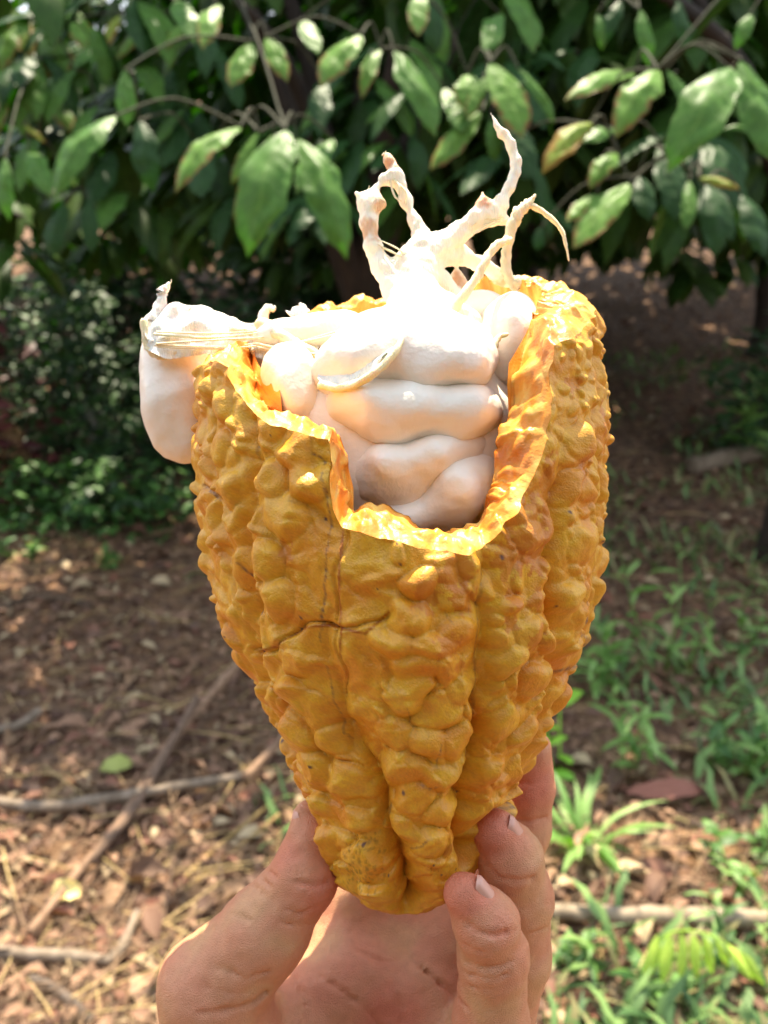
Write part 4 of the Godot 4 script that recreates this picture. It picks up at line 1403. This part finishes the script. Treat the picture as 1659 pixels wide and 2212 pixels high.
const MARKS := [[80, 2050, "by the lower end of the longest stick"], [200, 1890, "beside the longest stick"], [400, 1600, "by the upper end of the longest stick"], [60, 1760, "by the crooked grey stick at the left edge"], [380, 1735, "where the two long sticks cross"], [500, 1850, "under the pale straw beside the thumb"], [150, 2110, "by the bent grey stick at the bottom corner"], [100, 1560, "by the grey stick end at the left edge"], [120, 1330, "by the dark rotting stick"], [300, 1250, "by the small round weed left of the pod"], [450, 1400, "on the shaded litter left of the pod"],
	[1400, 2010, "beside the thick grey branch"], [1420, 2100, "under the lime green seedling"], [1260, 1830, "beside the spreading grass rosette"], [1420, 1745, "by the large pinkish leaf"], [1590, 1700, "under the bushy weed at the right edge"], [1330, 1560, "among the weeds just right of the pod"], [1550, 1450, "among the half-shaded weeds at the right"], [1590, 1880, "by the dark broad weed at the right"], [1450, 1300, "on the shaded slope right of the pod"], [1230, 2150, "by the dark weed below the branch"]]

func build_litter() -> void:
	rng.seed = 600
	var dry := mat(Color.WHITE, 0.75, true)
	dry.backlight_enabled = true
	dry.backlight = Color(0.25, 0.18, 0.1)
	var kinds := [blade(0.5, 0.14, -0.3, 0.35, 6, 4, 610, 0.75, 0.4), blade(0.4, -0.1, 0.4, 0.4, 6, 4, 611, 0.75, -0.5), blade(0.55, 0.2, -0.1, 0.5, 6, 4, 612, 0.7, 0.8)]
	var low := blade(0.5, 0.15, -0.3, 0.35, 3, 2, 613, 0.75, 0.4)
	var xf := []
	var tint := []
	var near := []
	for k in 26000:
		var d := 1.1 + 9.0 * pow(rng.randf(), 1.5)
		var x := rng.randf_range(-0.62, 0.62) * (d + 0.6)
		var z := -d
		if x > 0.25 and d < 3.6 and rng.randf() < 0.35: continue
		var y := ground_y(x, z)
		var w := rng.randf() * TAU
		var p := Vector3(x, y + rng.randf_range(0.0, 0.02), z)
		var len := rng.randf_range(0.012, 0.06)
		if rng.randf() < 0.12: len *= 1.8
		var t := lay(p, p + Vector3(cos(w), rng.randf_range(-0.1, 0.3), sin(w)) * len, Vector3(rng.randf_range(-0.5, 0.5), 1, rng.randf_range(-0.5, 0.5)))
		if len > 0.062 and near.size() < 110 and d < 3.6 and in_frame(p, 1.0):
			near.append([t, x])
		else:
			xf.append(t)
			tint.append(litter_colour())
	var litter := copies("leaf_litter", low, dry, xf, tint, self)
	tag(litter, "thick layer of small dry brown leaves over the earth", "leaf litter")
	var shades := [["tan", lin(146, 116, 88)], ["reddish brown", lin(134, 86, 66)], ["dark brown", lin(94, 70, 54)], ["pale", lin(174, 150, 114)]]
	var mats := []
	for s in shades:
		var m := dry.duplicate()
		m.vertex_color_use_as_albedo = false
		m.albedo_color = (s[1] as Color).linear_to_srgb()
		mats.append(m)
	for e in near:
		var c := rng.randi() % 4
		var o: Vector3 = e[0].origin
		var near_to := ""
		var best := 1e9
		for m in MARKS:
			var far := spot(m[0], m[1]).distance_to(o)
			if far < best:
				best = far
				near_to = m[2]
		var size: float = e[0].basis.x.length()
		var k := rng.randi() % 3
		single("fallen_leaf", kinds[k], mats[c], "%s %s %s dry leaf lying %s" % ["larger" if size > 0.085 else "smaller", shades[c][0], ["arched", "sunken", "crumpled"][k], near_to], "leaf", e[0], "%s dry leaves lying %s" % [shades[c][0], near_to])
	# straw
	var straw := tube([Vector3(0, 0, 0), Vector3(0.5, 0.03, 0.02), Vector3(1, 0, 0)], [0.011, 0.011, 0.006], 4, 0.0, 1, 2)
	var sx := []
	var sc := []
	for k in 13000:
		var d := 1.1 + 5.0 * pow(rng.randf(), 1.6)
		var x := rng.randf_range(-0.62, 0.55) * (d + 0.5)
		if x > 0.1 and rng.randf() < 0.55: continue
		var p := Vector3(x, ground_y(x, -d) + rng.randf_range(0.005, 0.035), -d)
		var w := rng.randfn(0.9, 0.9) + (PI if rng.randf() < 0.5 else 0.0)
		var len := rng.randf_range(0.04, 0.22)
		sx.append(lay(p, p + Vector3(cos(w), rng.randf_range(-0.08, 0.1), -sin(w)) * len, Vector3.UP, 0.9))
		sc.append(lin(160, 130, 98).lerp(lin(104, 82, 66), rng.randf()) if rng.randf() < 0.88 else lin(200, 172, 116))
	tag(copies("straw", straw, mat(Color.WHITE, 0.8, true), sx, sc, self), "matted dry straw and grass stalks over the earth", "straw")

func stick(label: String, pts: Array, r0: float, r1: float, c: Color, lift := 0.02, called := "stick", group := "sticks lying on the litter") -> void:
	var p := []
	var r := []
	for k in pts.size():
		var q := spot(pts[k][0], pts[k][1]) + Vector3(0, lift, 0)
		if (pts[k] as Array).size() > 2: q.y += pts[k][2]
		p.append(q)
		r.append(lerpf(r0, r1, float(k) / (pts.size() - 1)))
	var o: Vector3 = p[0]
	for k in p.size(): p[k] -= o
	var m: StandardMaterial3D = bark.duplicate()
	m.albedo_color = c
	single(called, tube(p, r, 8, 0.35, used.size() + 3, 5), m, label, "branch" if called == "branch" else "stick", Transform3D(Basis(), o), group)

func build_ground_things() -> void:
	stick("thick pale grey branch lying across the ground right of the hand", [[1140, 1996], [1250, 2003], [1400, 2012], [1520, 2014], [1700, 2024]], 0.017, 0.021, srgb(176, 160, 140), 0.03, "branch", "")
	stick("long grey log lying beyond the weeds right of the pod", [[1490, 1028], [1560, 1012], [1700, 982]], 0.05, 0.06, srgb(150, 134, 116), 0.06, "branch", "")
	var brown := srgb(172, 140, 116)
	var grey := srgb(160, 144, 128)
	stick("longest straight brown stick slanting up towards the pod left of the hand", [[70, 2060], [170, 1925], [271, 1800], [380, 1626], [560, 1476, 0.1]], 0.010, 0.013, brown, 0.045)
	stick("brown stick beside the longest one, its upper end in shade", [[200, 1900], [300, 1770], [430, 1575, 0.06]], 0.009, 0.011, srgb(136, 112, 96), 0.045)
	stick("crooked grey stick lying across the litter level with the finger gap", [[-20, 1765], [120, 1772], [310, 1742], [420, 1722], [534, 1711]], 0.016, 0.012, grey, 0.04)
	stick("bent grey stick at the bottom corner left of the thumb", [[-20, 2088], [120, 2098], [180, 2106], [250, 2100], [300, 2000]], 0.016, 0.010, grey, 0.035)
	stick("dark stick running off the bottom edge left of the wrist", [[70, 2140], [130, 2170], [200, 2230]], 0.011, 0.012, srgb(112, 100, 92))
	stick("short brown stick pointing at the thumb tip", [[530, 1720], [560, 1690], [640, 1640, 0.05]], 0.011, 0.013, brown, 0.05)
	stick("thin dark twig crossing the litter below the longest stick", [[250, 2000], [300, 1900], [420, 1770]], 0.005, 0.004, srgb(96, 78, 66))
	stick("pale straw stalk fanning out beside the thumb", [[385, 1930], [470, 1850], [600, 1760, 0.03]], 0.006, 0.004, srgb(206, 176, 116))
	stick("second pale straw stalk beside the thumb, lying lower", [[400, 1945], [480, 1880], [605, 1800, 0.03]], 0.006, 0.004, srgb(200, 168, 112))
	stick("grey forked stick end near the left edge of the litter", [[-10, 1610], [50, 1590], [90, 1560]], 0.016, 0.012, grey, 0.04)
	stick("dark rotting stick on the shaded litter at the left edge", [[0, 1330], [80, 1300], [200, 1320]], 0.014, 0.010, srgb(110, 92, 76))
	stick("upper dead stick leaning out of the dark bushes", [[217, 960, 0.05], [180, 925, 0.28], [136, 890, 0.42]], 0.03, 0.02, srgb(160, 148, 136), 0.0, "stick", "dead sticks by the bushes")
	stick("upright dead stick standing in the dark bushes", [[254, 1000, 0.0], [230, 955, 0.2], [224, 885, 0.45]], 0.03, 0.02, srgb(150, 138, 126), 0.0, "stick", "dead sticks by the bushes")
	stick("lowest dead stick lying against the dark bushes", [[225, 985, 0.05], [185, 968, 0.1], [145, 952, 0.12]], 0.026, 0.02, srgb(150, 138, 126), 0.0, "stick", "dead sticks by the bushes")
	# broken pale stump by the left edge
	var q := spot(48, 1100)
	var f := Field.new(Vector3(-0.3, -0.1, -0.3), Vector3(0.45, 0.65, 0.3), 0.016)
	f.capsule(Vector3(0, -0.1, 0), Vector3(0.0, 0.36, 0), 0.09, 0.06, 0.05)
	f.capsule(Vector3(-0.03, 0.36, 0), Vector3(-0.05, 0.5, 0.02), 0.05, 0.025, 0.04)
	f.ellipsoid(Vector3(0.14, 0.03, 0.1), Vector3(0.12, 0.09, 0.1), Basis(), 0.03)
	f.ellipsoid(Vector3(-0.1, 0.02, 0.12), Vector3(0.08, 0.06, 0.08), Basis(), 0.03)
	f.bumpy(noise(640, 9.0, 3), 0.05)
	var sm := mat(srgb(196, 160, 118), 0.9)
	sm.albedo_texture = noise_tex(641, 0.03, 4, 256, ramp([[0.0, srgb(150, 140, 130)], [1.0, srgb(255, 250, 245)]]))
	sm.uv1_triplanar = true
	sm.uv1_scale = Vector3(3, 3, 3)
	single("tree_stump", blob(f), sm, "broken pale tan stump at the left edge below the bushes", "stump", Transform3D(Basis(), q))
	# a pale chip and a green scrap on the litter
	var chip := mat(srgb(226, 208, 140), 0.7)
	var p0 := spot(112, 1965) + Vector3(0, 0.03, 0)
	single("husk_scrap", blade(0.6, 0.2, -0.3, 0.4, 8, 6, 650, 0.5, 0.5), chip, "pale yellow scrap of husk on the litter left of the hand", "scrap", lay(p0, p0 + Vector3(0.07, 0, -0.02), Vector3(0, 1, 0.5), 1.2))
	var gm := mat(srgb(150, 156, 76), 0.6)
	var p1 := spot(218, 1690) + Vector3(0, 0.03, 0)
	single("fallen_leaf", leaf_meshes[2], gm, "yellow green fallen leaf among the brown litter left of the pod", "leaf", lay(p1, p1 + Vector3(0.09, 0.01, -0.03), Vector3(0, 1, 0.6), 1.6))
	var rm := mat(srgb(140, 88, 70), 0.7)
	var p2 := spot(1350, 1742) + Vector3(0, 0.03, 0)
	single("fallen_leaf", leaf_meshes[4], rm, "large pinkish brown fallen leaf between the weeds right of the pod", "leaf", lay(p2, p2 + Vector3(0.22, 0.01, -0.0), Vector3(0, 1, 0.5), 1.0))

func build_weeds() -> void:
	var g0 := lin(84, 122, 52)
	var g1 := lin(134, 164, 92)
	var d0 := lin(58, 92, 46)
	var lime := lin(150, 196, 60)
	tuft("grass_tuft", "spreading light green grass rosette beside the ring finger", "grass", spot(1258, 1830), 34, 0.2, 0.11, 0.5, g0, g1, 700, "green plants on the ground")
	tuft("weed", "small lime green weed just right of the middle fingertip", "weed", spot(1215, 1690), 10, 0.16, 0.55, 1.2, lime, lin(120, 176, 50), 701, "green plants on the ground")
	tuft("weed", "tall light green weed with long leaves right of the pod", "weed", spot(1350, 1660), 30, 0.2, 0.2, 1.6, g0, g1, 702, "green plants on the ground")
	tuft("weed", "dense bushy green weed at the right edge", "weed", spot(1590, 1660), 70, 0.15, 0.26, 1.1, d0, g1, 703, "green plants on the ground")
	tuft("weed", "dark green broad leaved weed below the bushy one", "weed", spot(1590, 1840), 14, 0.13, 0.4, 1.3, d0, g0, 704, "green plants on the ground")
	tuft("weed", "low pale weed above the grey branch at the right edge", "weed", spot(1580, 1930), 24, 0.11, 0.2, 0.8, g0, g1, 705, "green plants on the ground")
	tuft("weed", "small round green weed in the shade left of the pod", "weed", spot(238, 1235), 34, 0.1, 0.36, 0.9, d0, g0, 706, "green plants on the ground")
	tuft("weed", "bright green leafy weed at the right edge above the log", "weed", spot(1625, 985), 30, 0.3, 0.4, 1.2, g0, g1, 707, "green plants on the ground")
	tuft("weed", "green weed standing just right of the husk scar", "weed", spot(1300, 1490), 44, 0.17, 0.26, 1.2, g0, g1, 708, "green plants on the ground")
	tuft("weed", "green weed with upright leaves below the shaded slope", "weed", spot(1440, 1450), 36, 0.2, 0.17, 1.4, g0, g1, 709, "green plants on the ground")
	tuft("weed", "weed of narrow leaves close to the right edge in half shade", "weed", spot(1600, 1420), 46, 0.2, 0.17, 1.4, d0, g1, 710, "green plants on the ground")
	tuft("weed", "dark blue green weed under the wrist end of the branch", "weed", spot(1215, 2140), 18, 0.1, 0.3, 1.0, d0, g0, 711, "green plants on the ground")
	tuft("weed", "weed at the bottom corner right of the lime fronds", "weed", spot(1640, 2150), 34, 0.12, 0.2, 1.0, d0, g1, 712, "green plants on the ground")
	tuft("weed", "shaded green weed beside the dead sticks", "weed", spot(150, 1120), 60, 0.2, 0.34, 1.0, d0, g0, 713, "green plants on the ground")
	tuft("weed", "shaded weed at the left edge below the stump", "weed", spot(30, 1210), 40, 0.14, 0.34, 0.9, d0, g0, 714, "green plants on the ground")
	# the lime compound leaf above the branch
	rng.seed = 720
	var foot := spot(1400, 2130)
	var t := thing("seedling", "lime green seedling with a drooping fan of leaflets over the grey branch", "seedling", Transform3D(Basis(), foot))
	var lm := mat(srgb(188, 212, 84), 0.5)
	lm.backlight_enabled = true
	lm.backlight = Color(0.6, 0.8, 0.2)
	var rib := [Vector3.ZERO, Vector3(0.0, 0.09, 0.01), Vector3(0.03, 0.145, 0.02), Vector3(0.09, 0.15, 0.03), Vector3(0.15, 0.12, 0.04)]
	part("stem", tube(rib, [0.003, 0.003, 0.0025, 0.002, 0.001], 5, 0.0, 1, 4), lm, t)
	var lb := blade(0.3, 0.12, 0.5, 0.05, 8, 4, 721)
	for k in 8:
		var s := k / 7.0
		var p := Vector3(0.0 + 0.15 * s, 0.14 + 0.02 * sin(s * PI) - 0.02 * s, 0.02 + 0.02 * s)
		var turn := rng.randf_range(-0.5, 0.5)
		part("leaflet", lb, lm, t, lay(p, p + Vector3(-0.03 + 0.08 * s, -0.085 + 0.035 * s + rng.randf_range(-0.01, 0.01), 0.03 + rng.randf_range(-0.015, 0.015)), Vector3(turn, 0.5, 1), 0.9))
	var nm := plant_mat.duplicate()
	nm.albedo_color = srgb(96, 138, 62)
	for k in 8:
		var w := rng.randf() * TAU
		part("leaf", lb, nm, t, lay(Vector3(0, 0.01, 0), Vector3(cos(w) * 0.1, rng.randf_range(0.01, 0.06), sin(w) * 0.1), Vector3.UP, 1.0))
	# scattered grass over the right-hand ground
	var bladem := blade(0.07, 0.14, 0.3, 0.0, 4, 1, 730, 0.5)
	var xf := []
	var tint := []
	var patch := noise(731, 0.9, 2)
	for k in 17000:
		var d := 1.2 + 6.5 * pow(rng.randf(), 1.2)
		var x := rng.randf_range(-0.55, 0.6) * (d + 0.5)
		var want := patch.get_noise_2d(x, d) + (0.28 if x > 0.3 else -0.42)
		if want < rng.randf() * 0.5: continue
		var p := Vector3(x, ground_y(x, -d), -d)
		var w := rng.randf() * TAU
		var len := rng.randf_range(0.04, 0.15)
		xf.append(lay(p, p + Vector3(cos(w) * 0.8, rng.randf_range(0.3, 1.2), sin(w) * 0.8).normalized() * len, Vector3(0, 1, 0) - Vector3(cos(w), 0, sin(w)), rng.randf_range(0.7, 2.4)))
		tint.append(d0.lerp(g1, rng.randf()) if rng.randf() < 0.8 else lin(150, 140, 92))
	tag(copies("grass", bladem, plant_mat, xf, tint, self), "sparse short green grass and seedlings scattered over the earth", "grass")

func build_trees() -> void:
	make_leaf_stock()
	cacao_tree("cacao tree whose broad drooping leaves hang at the upper right", Vector3(1.75, ground_y(1.75, -3.9), -3.9), Vector3(-0.1, 0, 0.3), 1.9, 1.55, 4.2, 800, NEAR_LEAVES["right"], 801)
	cacao_tree("cacao tree with leaf clusters hanging above the middle of the pod", Vector3(-0.1, ground_y(-0.1, -4.3), -4.3), Vector3(0, 0, 0.3), 1.6, 1.5, 4.2, 800, NEAR_LEAVES["mid"], 802)
	cacao_tree("cacao tree at the upper left with paler leaves against the sky", Vector3(-2.5, ground_y(-2.5, -4.9), -4.9), Vector3(0.1, 0, 0.2), 1.5, 1.3, 1.95, 150, NEAR_LEAVES["left"], 803)
	# trees further up the slope
	var far := [[0.9, -6.8, "dark tree on the slope between the two nearest trees", 5.2], [3.0, -7.5, "dark tree on the slope at the right edge", 5.2], [-0.5, -7.6, "dark tree on the slope behind the dead sticks", 4.6], [-3.4, -9.5, "hazy tree under the patch of sky at the upper left", 2.5], [1.6, -10.5, "farthest dark tree up the slope, right of centre", 6.5], [-0.9, -11.0, "farthest dark tree up the slope, left of centre", 6.0], [4.6, -11.0, "tall dark tree far up the slope at the right", 6.5]]
	var i := 0
	for f in far:
		i += 1
		cacao_tree(f[2], Vector3(f[0], ground_y(f[0], f[1]), f[1]), Vector3.ZERO, 2.1, 0.9, f[3], 900, [], 810 + i, 0)
	# the grove goes on behind the viewer and keeps the sky's light off the front of the pod and the hand
	for f in [[-2.2, 2.9, "cacao tree of the grove behind the viewer, on the thumb side"], [1.9, 3.0, "cacao tree of the grove behind the viewer, on the fingers' side"], [-0.2, 4.0, "cacao tree of the grove standing straight behind the viewer"]]:
		i += 1
		cacao_tree(f[2], Vector3(f[0], 0, f[1]), Vector3.ZERO, 1.9, 0.8, 4.4, 900, [], 810 + i, 0)
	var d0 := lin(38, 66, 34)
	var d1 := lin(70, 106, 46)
	var gr := "shrubs under the trees"
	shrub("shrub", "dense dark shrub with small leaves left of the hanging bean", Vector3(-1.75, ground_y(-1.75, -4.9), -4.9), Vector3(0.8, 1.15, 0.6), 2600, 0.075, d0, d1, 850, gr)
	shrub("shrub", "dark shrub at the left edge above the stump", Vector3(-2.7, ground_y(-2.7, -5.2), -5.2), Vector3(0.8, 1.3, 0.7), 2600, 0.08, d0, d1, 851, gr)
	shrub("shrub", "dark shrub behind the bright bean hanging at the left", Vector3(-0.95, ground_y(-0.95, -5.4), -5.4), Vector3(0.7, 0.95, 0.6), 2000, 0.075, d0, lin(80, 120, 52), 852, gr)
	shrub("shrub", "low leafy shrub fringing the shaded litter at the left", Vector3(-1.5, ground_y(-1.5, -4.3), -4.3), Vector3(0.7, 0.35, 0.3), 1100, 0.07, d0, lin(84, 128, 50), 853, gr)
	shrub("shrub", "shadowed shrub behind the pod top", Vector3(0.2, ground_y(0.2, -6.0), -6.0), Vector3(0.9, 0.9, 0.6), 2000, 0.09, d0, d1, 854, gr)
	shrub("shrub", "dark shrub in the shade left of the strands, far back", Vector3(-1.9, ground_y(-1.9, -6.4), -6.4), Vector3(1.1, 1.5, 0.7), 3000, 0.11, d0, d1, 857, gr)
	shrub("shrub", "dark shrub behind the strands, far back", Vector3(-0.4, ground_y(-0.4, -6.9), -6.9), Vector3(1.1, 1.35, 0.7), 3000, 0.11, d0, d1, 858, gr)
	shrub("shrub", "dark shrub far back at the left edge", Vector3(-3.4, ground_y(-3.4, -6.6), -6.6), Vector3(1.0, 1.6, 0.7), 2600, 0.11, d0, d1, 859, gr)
	shrub("red_leaved_shrub", "shrub with dark red leaves at the left edge", Vector3(-2.0, ground_y(-2.0, -4.45), -4.45), Vector3(0.42, 1.25, 0.3), 420, 0.1, lin(74, 34, 36), lin(110, 54, 48), 855)
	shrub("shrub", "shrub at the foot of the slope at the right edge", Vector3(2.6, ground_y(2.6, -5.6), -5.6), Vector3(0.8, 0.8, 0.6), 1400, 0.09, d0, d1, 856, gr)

func _ready() -> void:
	cam = Camera3D.new()
	cam.name = "camera"
	cam.fov = 58.0
	cam.near = 0.02
	cam.far = 200.0
	cam.transform = Transform3D(Basis(Vector3.RIGHT, deg_to_rad(PITCH)), EYE)
	var lens := CameraAttributesPhysical.new()
	lens.frustum_focal_length = 4.2
	lens.exposure_aperture = 2.4
	lens.frustum_focus_distance = 0.212
	lens.frustum_near = 0.02
	lens.frustum_far = 200.0
	cam.attributes = lens
	cam.fov = 58.0
	add_child(cam)
	cam.current = true
	var env := Environment.new()
	env.background_mode = Environment.BG_SKY
	var sky := Sky.new()
	var sm := ProceduralSkyMaterial.new()
	sm.sky_top_color = srgb(188, 200, 218)
	sm.sky_horizon_color = srgb(222, 224, 226)
	sm.sky_curve = 0.2
	sm.ground_bottom_color = srgb(90, 74, 58)
	sm.ground_horizon_color = srgb(120, 110, 90)
	sm.sun_angle_max = 0.5
	sky.sky_material = sm
	env.sky = sky
	env.tonemap_mode = Environment.TONE_MAPPER_LINEAR
	env.tonemap_exposure = 2.75
	env.sdfgi_enabled = true
	env.ssao_enabled = true
	env.ssil_enabled = true
	var we := WorldEnvironment.new()
	we.name = "sky_and_air"
	we.environment = env
	add_child(we)
	var sun := DirectionalLight3D.new()
	sun.name = "sun"
	sun.light_energy = 1.6
	sun.light_color = Color(1.0, 0.95, 0.85)
	sun.light_angular_distance = 0.5
	sun.shadow_enabled = true
	add_child(sun)
	sun.transform = Transform3D(Basis.looking_at(-SUN.normalized(), Vector3.FORWARD), Vector3(0, 5, 0))
	hill_noise = noise(3, 0.7, 3)
	pod_frame = Transform3D(cam.transform.basis, cam.transform * Vector3(0, 0, -DD * U))
	build_ground()
	build_trees()
	build_litter()
	build_ground_things()
	build_weeds()
	build_pod()
	build_hand()

const SUN := Vector3(0.01, 0.911, -0.43)       # towards the sun
